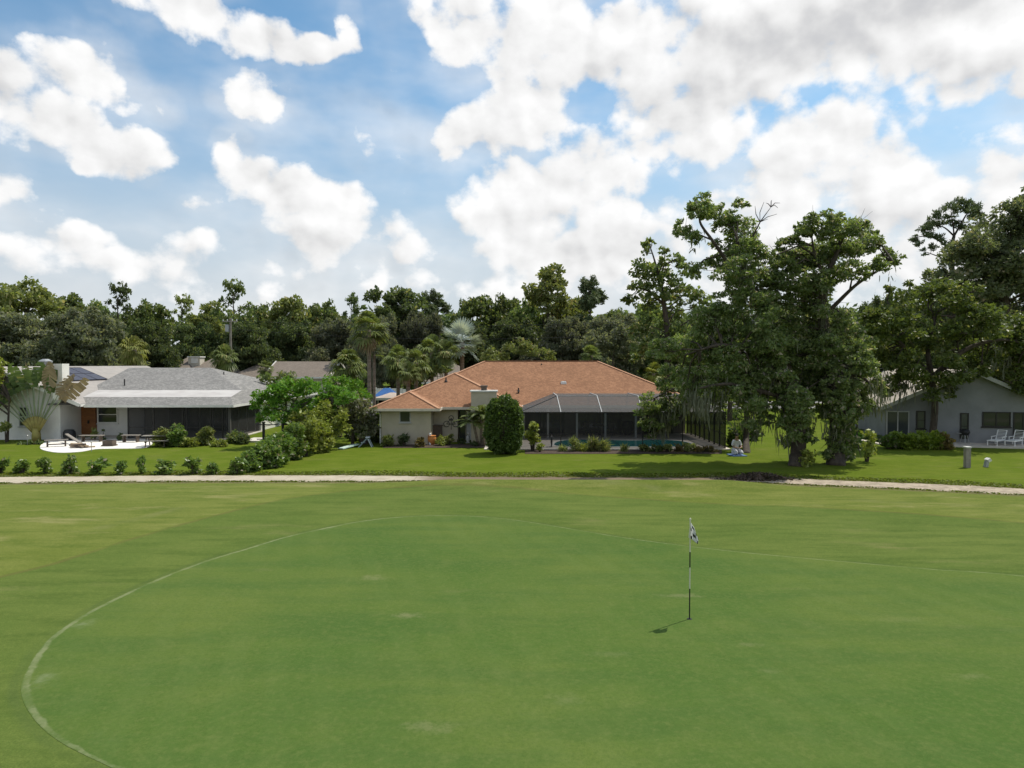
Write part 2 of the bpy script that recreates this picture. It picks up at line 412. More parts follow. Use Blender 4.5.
RING = catmull(L2, 8, True)
def sdist(Q, poly):
    """signed distance to a closed outline, negative inside"""
    a = poly; b = np.roll(poly, -1, 0); best = np.full(len(Q), 1e9); cross = np.zeros(len(Q), int)
    for i in range(len(a)):
        e = b[i] - a[i]; wv = Q - a[i]; h = np.clip((wv @ e) / (e @ e + 1e-12), 0, 1)
        best = np.minimum(best, np.linalg.norm(wv - h[:, None] * e, axis=1))
        c = ((a[i, 1] <= Q[:, 1]) != (b[i, 1] <= Q[:, 1]))
        xx = a[i, 0] + (Q[:, 1] - a[i, 1]) / (e[1] if abs(e[1]) > 1e-9 else 1e-9) * e[0]
        cross += (c & (Q[:, 0] < xx)).astype(int)
    return np.where(cross % 2 == 1, -best, best)
# path centre line and half width
pc_px = [(-200,481.0),(0,480.2),(130,478.8),(260,478.4),(380,478.6),(460,479.4),(540,480),(640,480.2),(760,480.6),(830,483),(920,486.8),(1024,492),(1200,503)]
PC = np.array([gp(*p)[:2] for p in pc_px]); PC = np.vstack([[(-90, 33.5)], [(-50, 33.)], PC, [(40, 20)]])
PCs = catmull(PC, 12)
def path_y(x): return np.interp(x, PCs[:, 0], PCs[:, 1])
def zg(x, y):
    x = np.asarray(x, float); y = np.asarray(y, float)
    py = path_y(x)
    berm = .30 * np.exp(-((y - (py - 1.75)) / .75) ** 2) * sstep(-7., -2., x) * (1 - sstep(9., 13., x))
    rough = .10 * np.exp(-((y - (py + 2.4)) / 1.1) ** 2) * (.6 + .4 * np.sin(x * .7))
    rise = .7 * sstep(64, 88, y)
    far = sstep(90, 160, y) * .6 * np.sin(x * .03) ** 2
    return berm + rough + rise + far
def Z(x, y): return float(zg(np.array([x]), np.array([y]))[0])
def G0(px, py):
    p = gp(px, py); p[2] = Z(p[0], p[1]); return p

def spacing(lo, hi, a, b, fine, coarse):
    v = [a]
    while v[-1] < b: v.append(v[-1] + fine)
    st = fine; 
    while v[-1] < hi: st = min(st * 1.25, coarse); v.append(v[-1] + st)
    st = fine; u = [a]
    while u[-1] > lo: st = min(st * 1.25, coarse); u.append(u[-1] - st)
    return np.array(sorted(set(u[1:] + v)))
xs = spacing(-900, 900, -32, 32, .4, 80); ys = spacing(-200, 1500, 5, 42, .3, 80)
gx, gy = np.meshgrid(xs, ys); Q = np.stack([gx.ravel(), gy.ravel()], 1)
zz = zg(Q[:, 0], Q[:, 1])
nx, ny = len(xs), len(ys)
me = bpy.data.meshes.new('ground')
me.vertices.add(nx * ny); me.vertices.foreach_set('co', np.column_stack([Q, zz]).astype(np.float32).ravel())
ii = (np.arange(ny - 1)[:, None] * nx + np.arange(nx - 1)[None]).ravel()
fc = np.stack([ii, ii + 1, ii + nx + 1, ii + nx], 1).astype(np.int32)
me.loops.add(fc.size); me.loops.foreach_set('vertex_index', fc.ravel())
me.polygons.add(len(fc)); me.polygons.foreach_set('loop_start', np.arange(0, fc.size, 4, dtype=np.int32)); me.polygons.foreach_set('loop_total', np.full(len(fc), 4, np.int32))
def attr(me, name, arr):
    a = me.attributes.new(name, 'FLOAT', 'POINT'); a.data.foreach_set('value', np.asarray(arr, np.float32))
near = (np.abs(Q[:, 0]) < 60) & (Q[:, 1] < 60)
dg = np.full(len(Q), 50.); dg[near] = sdist(Q[near], GREEN)
d2 = np.full(len(Q), 50.); d2[near] = sdist(Q[near], RING)
attr(me, 'dg', dg); attr(me, 'dr', d2); attr(me, 'dp', Q[:, 1] - path_y(Q[:, 0]))
me.polygons.foreach_set('use_smooth', np.ones(len(fc), bool)); me.update(calc_edges=True)
ground = bpy.data.objects.new('ground', me); col.objects.link(ground); tag(ground, 'mown fairway and lawns', kind='structure')

def att(t, n):
    a = N(t, 'ShaderNodeAttribute'); a.attribute_name = n; return a.outputs['Fac']
def turf_patches(t, v, base, yellow, dark, dry, dry_lo, dry_hi):
    n1 = noise(t, v, .22, 6, .62); n2 = noise(t, v, 1.1, 5, .6)
    mp = N(t, 'ShaderNodeMapping'); mp.inputs['Scale'].default_value = (.35, 1.9, 1); t.links.new(v, mp.inputs[0])
    n3 = noise(t, mp.outputs[0], 1.0, 8, .68)
    mp2 = N(t, 'ShaderNodeMapping'); mp2.inputs['Scale'].default_value = (.5, 1.5, 1); mp2.inputs['Location'].default_value = (31, 7, 2); t.links.new(v, mp2.inputs[0])
    n4 = noise(t, mp2.outputs[0], .42, 7, .68)
    n5 = noise(t, v, 34., 3, .7)
    c = mixc(t, smooth(t, n1, .35, .65), base, yellow)
    c = mixc(t, smooth(t, n3, .42, .66, 0, .75), c, dark)
    c = mixc(t, smooth(t, n2, .5, .75, 0, .4), c, yellow)
    c = mixc(t, smooth(t, n4, dry_lo, dry_hi, 0, .8), c, dry)
    c = mixc(t, smooth(t, n5, .3, .7, 0, .45), c, tuple(q * .5 for q in dark)); c = mixc(t, smooth(t, noise(t, v, 7., 6, .8), .46, .68, 0, .5), c, yellow); c = mixc(t, smooth(t, noise(t, v, 15., 4, .75), .45, .7, 0, .45), c, dark)
    return c, n2, n5
# fairway, fringe and lawn
m, t, b = nt('turf'); b.inputs['Roughness'].default_value = 1.; b.inputs['Specular IOR Level'].default_value = .04
v = objco(t)
fair, n2, n5 = turf_patches(t, v, (0.134,0.164,0.032), (0.186,0.203,0.052), (0.085,0.123,0.021), (0.305,0.273,0.118), .52, .70)
ring, _, _ = turf_patches(t, v, (0.100,0.146,0.031), (0.140,0.176,0.042), (0.069,0.108,0.022), (0.237,0.213,0.091), .57, .80)
vl = N(t, 'ShaderNodeMapping'); vl.inputs['Scale'].default_value = (2.2, 2.2, 2.2); t.links.new(v, vl.inputs[0])
lawn, _, _ = turf_patches(t, vl.outputs[0], (0.105,0.150,0.012), (0.144,0.177,0.023), (0.071,0.111,0.008), (0.182,0.167,0.062), .52, .78)
dr = att(t, 'dr'); dgn = att(t, 'dg'); dp = att(t, 'dp')
wob = mth(t, 'MULTIPLY_ADD', n2, .5, -.25)
c = mixc(t, smooth(t, mth(t, 'ADD', dr, wob), -.15, .15), ring, fair)
ln = smooth(t, mth(t, 'ABSOLUTE', mth(t, 'ADD', dr, mth(t, 'MULTIPLY', wob, .3))), .16, .03)
c = mixc(t, mth(t, 'MULTIPLY', ln, smooth(t, noise(t, v, .5, 4), .35, .6, .1, .5)), c, (0.110,0.098,0.033))
# second, fainter mowing rings
l2 = smooth(t, mth(t, 'ABSOLUTE', mth(t, 'SUBTRACT', dr, 2.1)), .5, .1)
c = mixc(t, mth(t, 'MULTIPLY', l2, smooth(t, noise(t, v, .4, 4), .45, .65, 0, .5)), c, (0.162,0.169,0.064))
# the cut edge of the green
eg = smooth(t, mth(t, 'ABSOLUTE', mth(t, 'SUBTRACT', dgn, .10)), .14, .03)
c = mixc(t, mth(t, 'MULTIPLY', eg, smooth(t, noise(t, v, .6, 4), .3, .6, .05, .35)), c, (0.059,0.089,0.029))
c = mixc(t, smooth(t, dp, .3, .9), c, lawn)
bare = smooth(t, mth(t, 'ABSOLUTE', mth(t, 'ADD', dp, mth(t, 'MULTIPLY', wob, 1.4))), 1.55, 1.0)
c = mixc(t, mth(t, 'MULTIPLY', bare, .75), c, (0.136,0.107,0.064))
t.links.new(c, b.inputs['Base Color'])
bn = N(t, 'ShaderNodeBump'); bn.inputs['Strength'].default_value = .35; bn.inputs['Distance'].default_value = .05
t.links.new(mth(t, 'ADD', mth(t, 'MULTIPLY', n5, .6), noise(t, v, 6., 5, .7)), bn.inputs['Height']); t.links.new(bn.outputs[0], b.inputs['Normal'])
ground.data.materials.append(m)

# putting green: rings of the outline drawn in to its middle
cen = np.array([4., 14.]); ks = [1, .985, .965, .94, .9, .85, .78, .7, .6, .5, .4, .3, .2, .1]
V = []; 
for k in ks: V.append(cen + (GREEN - cen) * k)
V = np.concatenate(V); n = len(GREEN)
fs = [(i*n + j, i*n + (j+1) % n, (i+1)*n + (j+1) % n, (i+1)*n + j) for i in range(len(ks)-1) for j in range(n)] + [tuple((len(ks)-1)*n + j for j in range(n))]
me = bpy.data.meshes.new('putting_green'); me.from_pydata([(p[0], p[1], .012 if i >= n else .004) for i, p in enumerate(V)], [], fs)
attr(me, 'dg', sdist(V, GREEN)); me.polygons.foreach_set('use_smooth', [True] * len(fs)); me.update()
m, t, b = nt('putting_turf'); b.inputs['Roughness'].default_value = 1.; b.inputs['Specular IOR Level'].default_value = .04
v = objco(t)
n1 = noise(t, v, .16, 6, .6); n2 = noise(t, v, 1.3, 6, .65); n5 = noise(t, v, 55., 3, .7)
mp = N(t, 'ShaderNodeMapping'); mp.inputs['Rotation'].default_value = (0, 0, R(12)); mp.inputs['Scale'].default_value = (.28, 1.2, 1); t.links.new(v, mp.inputs[0])
n3 = noise(t, mp.outputs[0], .8, 7, .62)
mp = N(t, 'ShaderNodeMapping'); mp.inputs['Scale'].default_value = (.7, 1.5, 1); mp.inputs['Location'].default_value = (5.3, 1.1, 0); t.links.new(v, mp.inputs[0])
n4 = noise(t, mp.outputs[0], .55, 5, .6)
c = mixc(t, smooth(t, n1, .33, .67), (0.068,0.122,0.026), (0.116,0.154,0.035))
c = mixc(t, smooth(t, n3, .4, .65, 0, .6), c, (0.059,0.110,0.027))
c = mixc(t, smooth(t, n2, .52, .8, 0, .55), c, (0.132,0.162,0.048))
c = mixc(t, smooth(t, n4, .62, .78, 0, .5), c, (0.163,0.167,0.068))
c = mixc(t, smooth(t, n5, .35, .75, 0, .4), c, (0.043,0.073,0.013)); c = mixc(t, smooth(t, noise(t, v, 7., 6, .8), .45, .68, 0, .5), c, (0.124,0.154,0.045)); c = mixc(t, smooth(t, noise(t, v, 16., 4, .7), .42, .7, 0, .4), c, (0.051,0.089,0.019))
sw = N(t, 'ShaderNodeTexWave', wave_type='BANDS', bands_direction='X'); sw.inputs['Scale'].default_value = .42; sw.inputs['Distortion'].default_value = .7; sw.inputs['Detail'].default_value = 3; sw.inputs['Detail Scale'].default_value = 1.2
mpw = N(t, 'ShaderNodeMapping'); mpw.inputs['Rotation'].default_value = (0, 0, R(-17)); t.links.new(v, mpw.inputs[0]); t.links.new(mpw.outputs[0], sw.inputs['Vector'])
c = mixc(t, mth(t, 'MULTIPLY', smooth(t, sw.outputs['Fac'], .25, .75), mth(t, 'MULTIPLY', smooth(t, noise(t, v, .3, 4), .35, .65), .12)), c, (0.116,0.162,0.048))
# worn spots in the turf
for (px, py, rx, ry, s) in ((408,616,.30,.16,.75),(372,578,.30,.2,.5),(430,728,.34,.16,.5),(682,596,.55,.14,.5),(748,645,.25,.12,.35),(770,672,.2,.1,.3),(972,677,.3,.14,.35),(565,700,.3,.2,.25),(610,655,.35,.12,.25),(900,620,.5,.2,.2)):
    p = gp(px, py)
    q = N(t, 'ShaderNodeVectorMath', operation='SUBTRACT'); t.links.new(v, q.inputs[0]); q.inputs[1].default_value = tuple(p)
    q2 = N(t, 'ShaderNodeVectorMath', operation='MULTIPLY'); t.links.new(q.outputs[0], q2.inputs[0]); q2.inputs[1].default_value = (1/rx, 1/ry, 0)
    ln = N(t, 'ShaderNodeVectorMath', operation='LENGTH'); t.links.new(q2.outputs[0], ln.inputs[0])
    f = smooth(t, mth(t, 'ADD', ln.outputs['Value'], mth(t, 'MULTIPLY_ADD', noise(t, v, 4., 7, .75), 4.4, -2.2)), 1.4, .0, 0, s * .75)
    c = mixc(t, f, c, (0.191,0.192,0.094))
dgn = att(t, 'dg')
sx = N(t, 'ShaderNodeSeparateXYZ'); t.links.new(v, sx.inputs[0])
leftw = mth(t, 'MULTIPLY', smooth(t, sx.outputs[0], -3.2, -5.2), smooth(t, sx.outputs[1], 9.2, 11.5))         # the collar is scuffed wide and pale at this end
wid = mth(t, 'MULTIPLY_ADD', leftw, .035, .035)
edge = smooth(t, mth(t, 'DIVIDE', mth(t, 'ABSOLUTE', mth(t, 'ADD', mth(t, 'ADD', dgn, mth(t, 'MULTIPLY_ADD', noise(t, v, 3., 5, .7), .16, -.08)), mth(t, 'MULTIPLY', wid, .9))), wid), 1.2, .4)
ef = mth(t, 'MULTIPLY', edge, smooth(t, noise(t, v, 1.1, 6, .7), .36, .62, .12, .7))
c = mixc(t, ef, c, (0.213,0.229,0.120))
sc_ = smooth(t, mth(t, 'ABSOLUTE', mth(t, 'ADD', dgn, .28)), .34, .0)
c = mixc(t, mth(t, 'MULTIPLY', mth(t, 'MULTIPLY', sc_, leftw), smooth(t, noise(t, v, .55, 5, .7), .5, .72, 0, .6)), c, (0.213,0.238,0.139))
t.links.new(c, b.inputs['Base Color'])
bn = N(t, 'ShaderNodeBump'); bn.inputs['Strength'].default_value = .15; bn.inputs['Distance'].default_value = .02
t.links.new(n5, bn.inputs['Height']); t.links.new(bn.outputs[0], b.inputs['Normal'])
me.materials.append(m); pg = bpy.data.objects.new('putting_green', me); col.objects.link(pg); tag(pg, 'smooth putting green with a pale cut edge', kind='structure')

# cart path: concrete to the left, sandy dirt and litter to the right
T = np.gradient(PCs, axis=0); T /= np.linalg.norm(T, axis=1)[:, None]; NN = np.stack([-T[:, 1], T[:, 0]], 1)
vs = []; fs = []; cols = 9
jit = rng.normal(size=(len(PCs), 2)) * .06
for i, p in enumerate(PCs):
    hw = .82 * (1 - .25 * float(sstep(-8, -3, p[0]) * (1 - sstep(8, 14, p[0]))))
    for k in range(cols):
        s = -1 + 2 * k / (cols - 1); q = p + NN[i] * (hw * s + (jit[i, 0] if k == 0 else jit[i, 1] if k == cols-1 else 0))
        vs.append((q[0], q[1], Z(q[0], q[1]) + (.03 if 0 < k < cols-1 else .006)))
for i in range(len(PCs) - 1):
    for k in range(cols - 1): a = i * cols + k; fs.append((a, a + cols, a + cols + 1, a + 1))
mb = MB(); mb.add(vs, [f[::-1] for f in fs])
m, t, b = nt('path_surface'); b.inputs['Roughness'].default_value = .95; b.inputs['Specular IOR Level'].default_value = .15
v = objco(t); sx = N(t, 'ShaderNodeSeparateXYZ'); t.links.new(v, sx.inputs[0])
conc = mixc(t, smooth(t, noise(t, v, 1.2, 6, .6), .35, .7), (.45,.39,.30), (.35,.30,.22))
jo = smooth(t, mth(t, 'ABSOLUTE', mth(t, 'SUBTRACT', mth(t, 'FRACT', mth(t, 'MULTIPLY', sx.outputs[0], .33)), .5)), .012, .004, 0, .6)
conc = mixc(t, jo, conc, (.25,.2,.14))
sand = mixc(t, smooth(t, noise(t, v, 1.5, 7, .7), .4, .62), (.42,.35,.265), (.29,.24,.18))
sand = mixc(t, smooth(t, noise(t, v, 3.5, 6, .75), .52, .66, 0, .7), sand, (.15,.11,.08))
c = mixc(t, smooth(t, sx.outputs[0], -5.2, -3.), conc, (.17,.125,.085))
c = mixc(t, smooth(t, mth(t, 'ADD', sx.outputs[0], mth(t, 'MULTIPLY_ADD', noise(t, v, .5, 3), 4., -2.)), 9., 14.), c, sand)
t.links.new(c, b.inputs['Base Color'])
cp = mb.build('cart_path', m); tag(cp, 'cart path between the fairway and the gardens', kind='structure')
# street beyond the gardens
mb = MB(); k = 40
for i in range(k): 
    x0 = -160 + 320 * i / k; x1 = -160 + 320 * (i + 1) / k
    mb.add([(x0,78,Z(x0,78)+.03),(x1,78,Z(x1,78)+.03),(x1,88,Z(x1,88)+.03),(x0,88,Z(x0,88)+.03)], [(0,1,2,3)])
tag(mb.build('street', M['asphalt']), 'street beyond the gardens', kind='structure')
# ------------------------------------------------------------------ building helpers
def hip(mb, caps, fas, x0, x1, y0, y1, z, p, dz=0., m=0, fh=.17):
    w = min(x1 - x0, y1 - y0) / 2; h = z + p * w
    if x1 - x0 > y1 - y0: a = (x0 + w, y0 + w, h); b = (x1 - w, y0 + w, h); 
    else: a = (x0 + w, y0 + w, h); b = (x0 + w, y1 - w, h)
    c = [(x0,y0,z),(x1,y0,z),(x1,y1,z),(x0,y1,z)]
    if x1 - x0 > y1 - y0: fs = [(0,1,5,4),(1,2,5),(2,3,4,5),(3,0,4)]; hl = [(c[0],a),(c[3],a),(c[1],b),(c[2],b),(a,b)]
    else: fs = [(0,1,4),(1,2,5,4),(2,3,5),(3,0,4,5)]; hl = [(c[0],a),(c[1],a),(c[2],b),(c[3],b),(a,b)]
    mb.add(c + [a, b], fs, m)
    mb.add([(x0+.02,y0+.02,z-.1+dz),(x1-.02,y0+.02,z-.1+dz),(x1-.02,y1-.02,z-.1+dz),(x0+.02,y1-.02,z-.1+dz)], [(3,2,1,0)], m)
    if caps is not None:
        for (s, e) in hl:
            s = np.array(s); e = np.array(e); caps.bar(s + (0,0,.004), e + (0,0,.004), .24, .05)
    if fas is not None:
        d = .06 + dz * .1
        fas.box(x0-d, x1+d, y0-d, y0, z-fh+dz, z-.004); fas.box(x0-d, x1+d, y1, y1+d, z-fh+dz, z-.004)
        fas.box(x0-d, x0, y0, y1, z-fh+dz, z-.004); fas.box(x1, x1+d, y0, y1, z-fh+dz, z-.004)

def window(parent, origin, x0, x1, z0, z1, y, name='window', fm='trim_white', gm='glass', mull=(), rails=(), fw=.07, dep=.06, sill=True):
    """window set in a wall that faces -y at y"""
    f = MB(); 
    f.box(x0, x0+fw, y-dep, y+.02, z0, z1); f.box(x1-fw, x1, y-dep, y+.02, z0, z1)
    f.box(x0+fw, x1-fw, y-dep, y+.02, z0, z0+fw); f.box(x0+fw, x1-fw, y-dep, y+.02, z1-fw, z1)
    for q in mull: f.box(q-.03, q+.03, y-dep+.005, y+.02, z0+fw, z1-fw)
    for q in rails: f.box(x0+fw, x1-fw, y-dep+.01, y+.02, q-.03, q+.03)
    wd = f.build(name, M[fm], parent, origin)
    g = MB(); g.box(x0+fw, x1-fw, y-.018, y+.015, z0+fw, z1-fw); g.build('pane', M[gm], wd, (0,0,0))
    if sill:
        s = MB(); s.box(x0-.06, x1+.06, y-dep-.06, y+.02, z0-.07, z0-.003); s.build('sill', M[fm], wd, (0,0,0))
    return wd

# ------------------------------------------------------------------ house with the orange roof
B = np.array([2.4, 47., 0.])
hs = thing('ranch_house', 'low grey stucco ranch house with orange shingle hip roofs behind the pool cage', 'house', B)
ze = 2.46; pch = .45
rf = MB(); cp_ = MB(); fa = MB()
r1 = (X(369.4, 46.1), X(439, 46.1)); hip(rf, cp_, fa, r1[0], r1[1], 46.1, 58.0, ze, pch)
hip(rf, cp_, fa, r1[0] + .06, .70, 47.86, 62., ze - .004, pch, -.004)
hip(rf, cp_, fa, r1[0] + .12, 14.0, 50.0, 64.14, ze - .008, pch, -.008)
roof = rf.build('roof', M['roof_orange'], hs, B)
cp_.build('ridge_cap', M['cap_orange'], roof, (0,0,0)); fa.build('gutter', M['gutter_tan'], roof, (0,0,0))
wl = MB()
xa, xb = X(381, 46.7), X(430.7, 46.7)
wl.box(xa, xb, 46.7, 58.5, -.1, 2.42)
wl.box(xb-.01, X(457.6, 48.4), 48.4, 60., -.1, 2.425)
wl.box(X(457.6, 48.4)-.01, -.2, 49.6, 61., -.1, 2.43)
wl.box(-.25, 13.4, 54., 63.5, -.1, 2.435)
wl.box(-.2, .4, 50.4, 54.1, -.1, 2.36)
wl.build('wall', M['stucco_grey'], hs, B)
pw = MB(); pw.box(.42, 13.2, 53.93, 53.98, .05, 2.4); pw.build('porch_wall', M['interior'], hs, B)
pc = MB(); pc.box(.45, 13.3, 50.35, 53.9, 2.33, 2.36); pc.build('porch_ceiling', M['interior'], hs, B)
window(hs, B, X(399.2, 46.6), X(410.2, 46.6), 5.4-58.5*46.6/700, 5.4-47.3*46.6/700, 46.7, fm='trim_grey', rails=(), fw=.05)
# sliding doors under the porch and beside the chimney
def slider(parent, origin, x0, x1, y, z1, n, fm='dark', gm='glass'):
    f = MB(); st = (x1 - x0) / n
    for i in range(n + 1): q = x0 + st * i; f.box(q-.035, q+.035, y-.07, y, .06, z1)
    f.box(x0-.035, x1+.035, y-.075, y+.002, z1, z1+.07); f.box(x0-.035, x1+.035, y-.075, y+.002, .0, .06)
    d = f.build('sliding_door', M[fm], parent, origin)
    g = MB(); g.box(x0, x1, y-.03, y-.008, .06, z1); g.build('pane', M[gm], d, (0,0,0))
slider(hs, B, 2.2, 4.0, 53.9, 2.1, 2); slider(hs, B, 4.9, 8.4, 53.9, 2.1, 4, 'dark', 'glass'); slider(hs, B, 10.2, 12.4, 53.9, 2.1, 2)
f = MB(); f.box(X(459, 49.5), X(465, 49.5), 49.52, 49.598, .02, 2.1); f.build('door', M['glass_soft'], hs, B)
d = MB(); x0, x1 = X(466.5, 49.5), X(477, 49.5); d.box(x0, x1, 49.53, 49.6-.002, .02, 2.05); d.box(x0+.1, x1-.1, 49.51, 49.535, .2, .95); d.box(x0+.1, x1-.1, 49.51, 49.535, 1.1, 1.9)
dr_ = d.build('door', M['trim_white'], hs, B); k = MB(); k.lathe((x1-.1, 49.47, 1.0), [(.001,-.03),(.035,0),(.001,.03)], 8); k.build('handle', M['dark_metal'], dr_, (0,0,0))
for px in (524, 548, 577, 605.5, 636, 665):
    x = X(px, 50.5); c = MB(); c.box(x-.07, x+.07, 50.43, 50.57, 0, 2.34); c.box(x-.1, x+.1, 50.40, 50.60, 0, .12); c.box(x-.1, x+.1, 50.40, 50.60, 2.22, 2.338)
    c.build('column', M['trim_grey'], hs, B)
cx0, cx1 = X(471.3, 47.9), X(496.6, 47.9)
c = MB(); c.box(cx0, cx1, 47.5, 48.5, 0, 3.5); ch = c.build('chimney', M['stucco_grey'], hs, B)
c = MB(); c.box(cx0-.07, cx1+.07, 47.42, 48.58, 3.5, 3.6); c.build('chimney_cap', M['trim_white'], ch, (0,0,0))
c = MB(); x = X(484, 48); c.lathe((x, 48., 3.6), [(.2,0),(.2,.22),(.26,.24),(.26,.32),(.2,.34)], 10); c.build('flue', M['wood_dark'], ch, (0,0,0))
for (px, py, s) in ((563.5, 383, .22),):
    p = at(px, py, 53.4); v_ = MB(); v_.box(p[0]-s, p[0]+s, p[1]-.25, p[1]+.25, p[2]-.2, p[2]+.06); v_.box(p[0]-s*.8, p[0]+s*.8, p[1]-.2, p[1]+.2, p[2]+.06, p[2]+.13); v_.build('roof_vent', M['white_plastic'], hs, B)
for (px, py, d_) in ((541.5, 365, 56.4), (518.5, 389.5, 51.8), (446, 379.5, 51.5)):
    p = at(px, py, d_); v_ = MB(); v_.lathe((p[0], p[1], p[2]-.3), [(.05,0),(.05,.42)], 8); v_.lathe((p[0], p[1], p[2]-.14), [(.13,0),(.06,.1)], 8); v_.build('vent_pipe', M['dark_metal'], hs, B)
# downpipe
dp_ = MB(); dp_.tube([(xa-.35,46.4,2.36),(xa-.06,46.62,2.1),(xa-.06,46.62,.1)], .045, 6); dp_.build('downpipe', M['trim_white'], hs, B)

# pool, deck, cage
y0 = 44.2; yb = 50.3; xl, xr = X(519, 44.2), 13.5; ys_ = 53.85
dk = MB(); dk.box(xl-2.2, xr+.3, 43.9, 53.9, -.1, .05); tag(dk.build('pool_deck', M['deck']), 'pale pool deck', kind='structure')
pl = catmull([(2.8,46.4),(3.3,45.3),(5.2,45.1),(8,45.2),(10.5,45.2),(11.7,45.6),(12.0,47),(11.6,48.6),(10.2,49.3),(8.6,48.9),(6.8,49.1),(4.8,49.3),(3.4,48.6)], 6, True)
mb = MB(); n = len(pl); ctr = pl.mean(0)
out = ctr + (pl - ctr) * (1 + .3 / np.linalg.norm(pl - ctr, axis=1))[:, None]
mb.add([(p[0],p[1],.062) for p in pl] + [(p[0],p[1],.062) for p in out] + [(p[0],p[1],.05) for p in out], [(i,(i+1)%n,n+(i+1)%n,n+i)[::-1] for i in range(n)] + [(n+i,n+(i+1)%n,2*n+(i+1)%n,2*n+i)[::-1] for i in range(n)])
tag(mb.build('pool_coping', M['trim_white']), 'pool coping', kind='structure')
m, t, b = nt('pool_water'); b.inputs['Roughness'].default_value = .06
v = objco(t, (1,1,1)); cc = mixc(t, smooth(t, noise(t, v, .6, 3), .35, .65), (.012,.155,.165), (.02,.2,.2)); t.links.new(cc, b.inputs['Base Color'])
bn = N(t, 'ShaderNodeBump'); bn.inputs['Strength'].default_value = .12; bn.inputs['Distance'].default_value = .05; t.links.new(noise(t, v, 4., 3), bn.inputs['Height']); t.links.new(bn.outputs[0], b.inputs['Normal'])
mb = MB(); mb.add([(p[0],p[1],.056) for p in pl], [tuple(range(n))]); tag(mb.build('pool_water', m), 'teal pool water', kind='structure')

CB = np.array([(xl+xr)/2, 47., .05])
cg = thing('pool_cage', 'dark framed screen enclosure with a sloping mesh top over the pool', 'pool cage', CB)
zt = 2.33; zT = 3.23; yT = 47.5; xT = X(557, 47.5); xTr = 12.2
mb = MB(); mb.add([(xl,y0,.05),(xr,y0,.05),(xr,y0,zt),(xl,y0,zt)], [(0,1,2,3)]); mb.build('front_screen', M['screen'], cg, CB)
mb = MB(); mb.add([(xr,y0,.05),(xr,ys_,.05),(xr,ys_,zt),(xr,y0,zt)], [(0,1,2,3)]); mb.build('side_screen', M['screen_shade'], cg, CB)
mb = MB(); mb.add([(xl,y0,.05),(xl,49.6,.05),(xl,49.6,zt),(xl,y0,zt)], [(3,2,1,0)]); mb.build('side_screen', M['screen'], cg, CB)
yr = 51.68
mb = MB(); mb.add([(xl,y0,zt),(xr,y0,zt),(xTr,yT,zT),(xT,yT,zT),(xr,yb+1.2,zt),(xTr,yr,zT),(xl,yb-.2,zt),(xT,yr,zT)],
       [(0,1,2,3),(1,4,5,2),(3,2,5,7),(6,0,3,7)]); mb.build('roof_screen', M['screen_top'], cg, CB)
def fbar(name, a, b, w, m): q = MB(); q.bar(a, b, w); return q.build(name, M[m], cg, CB)
nb = 7
xsf = [X(p, y0) for p in (519, 561, 602, 643, 683)] + [xr]
for x in xsf: fbar('post', (x,y0,.05), (x,y0,zt), .06, 'dark')
for y in np.linspace(y0, ys_, 9)[1:]: fbar('post', (xr,y,.05), (xr,y,zt), .09, 'black')
fbar('rail', (xl,y0,zt), (xr,y0,zt), .08, 'dark'); fbar('rail', (xr,y0,zt), (xr,ys_,zt), .09, 'black'); fbar('rail', (xl,y0,.9), (xl+3,y0,.9), .04, 'dark')
fbar('rail', (xr,y0,.95), (xr,ys_,.95), .05, 'black'); fbar('rail', (xT,yT,zT), (xTr,yT,zT), .07, 'trim_grey'); fbar('rail', (xl,y0,zt), (xT,yT,zT), .06, 'dark'); fbar('rail', (xr,y0,zt), (xTr,yT,zT), .06, 'trim_grey')  # pale grey top rails: sun glint put into the colour
for px, px2 in ((561,557),(602,597),(643,638),(684,679)):
    x = X(px, y0); fbar('rafter', (x,y0,zt+.02), (X(px2,yT),yT,zT+.02), .05, 'trim_grey'); fbar('rafter', (X(px2,yT),yT,zT+.02), (X(px2,yT),yr,zT+.02), .06, 'trim_grey')  # pale grey carries the sun's glint on an otherwise dark frame

# things on the pool deck
def chair_at(x, y, rz, label, m1='dark_metal', group=None, m2='interior_dark'):
    o = thing('patio_chair', label, 'chair', (x, y, .05), group, rz)
    s = MB(); s.box(-.24,.24,-.24,.24,.40,.45); s.build('seat', M[m2], o)
    s = MB(); s.box(-.24,.24,.20,.25,.47,.92); s.build('backrest', M[m2], o)
    for sx in (-1,1):
        for sy in (-1,1): s = MB(); s.bar((sx*.22,sy*.21,0),(sx*.22,sy*.21,.4),.035); s.build('leg', M[m1], o)
        s = MB(); s.bar((sx*.25,-.2,.62),(sx*.25,.22,.62),.04); s.build('armrest', M[m1], o)
    return o
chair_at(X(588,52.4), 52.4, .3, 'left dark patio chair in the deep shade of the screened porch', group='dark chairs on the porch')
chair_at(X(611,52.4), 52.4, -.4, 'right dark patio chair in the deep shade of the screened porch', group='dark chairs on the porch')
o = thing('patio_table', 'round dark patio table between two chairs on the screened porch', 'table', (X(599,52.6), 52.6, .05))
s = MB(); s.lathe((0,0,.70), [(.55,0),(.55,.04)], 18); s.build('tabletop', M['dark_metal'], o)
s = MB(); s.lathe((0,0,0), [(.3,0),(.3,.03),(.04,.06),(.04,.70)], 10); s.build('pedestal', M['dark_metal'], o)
def urn(name, x, y, z, s, label, m, cat='planter', r=(.5,.6)):
    o = MB(); o.lathe((0,0,0), [(.16*s,0),(.2*s,.05*s),(.34*s,.35*s),(.36*s,.6*s),(.3*s,.72*s),(.35*s,.78*s),(.30*s,.79*s),(.26*s,.7*s)], 14)
    ob = o.build(name, M[m], smooth=True); ob.location = (x, y, z); tag(ob, label, cat); return ob
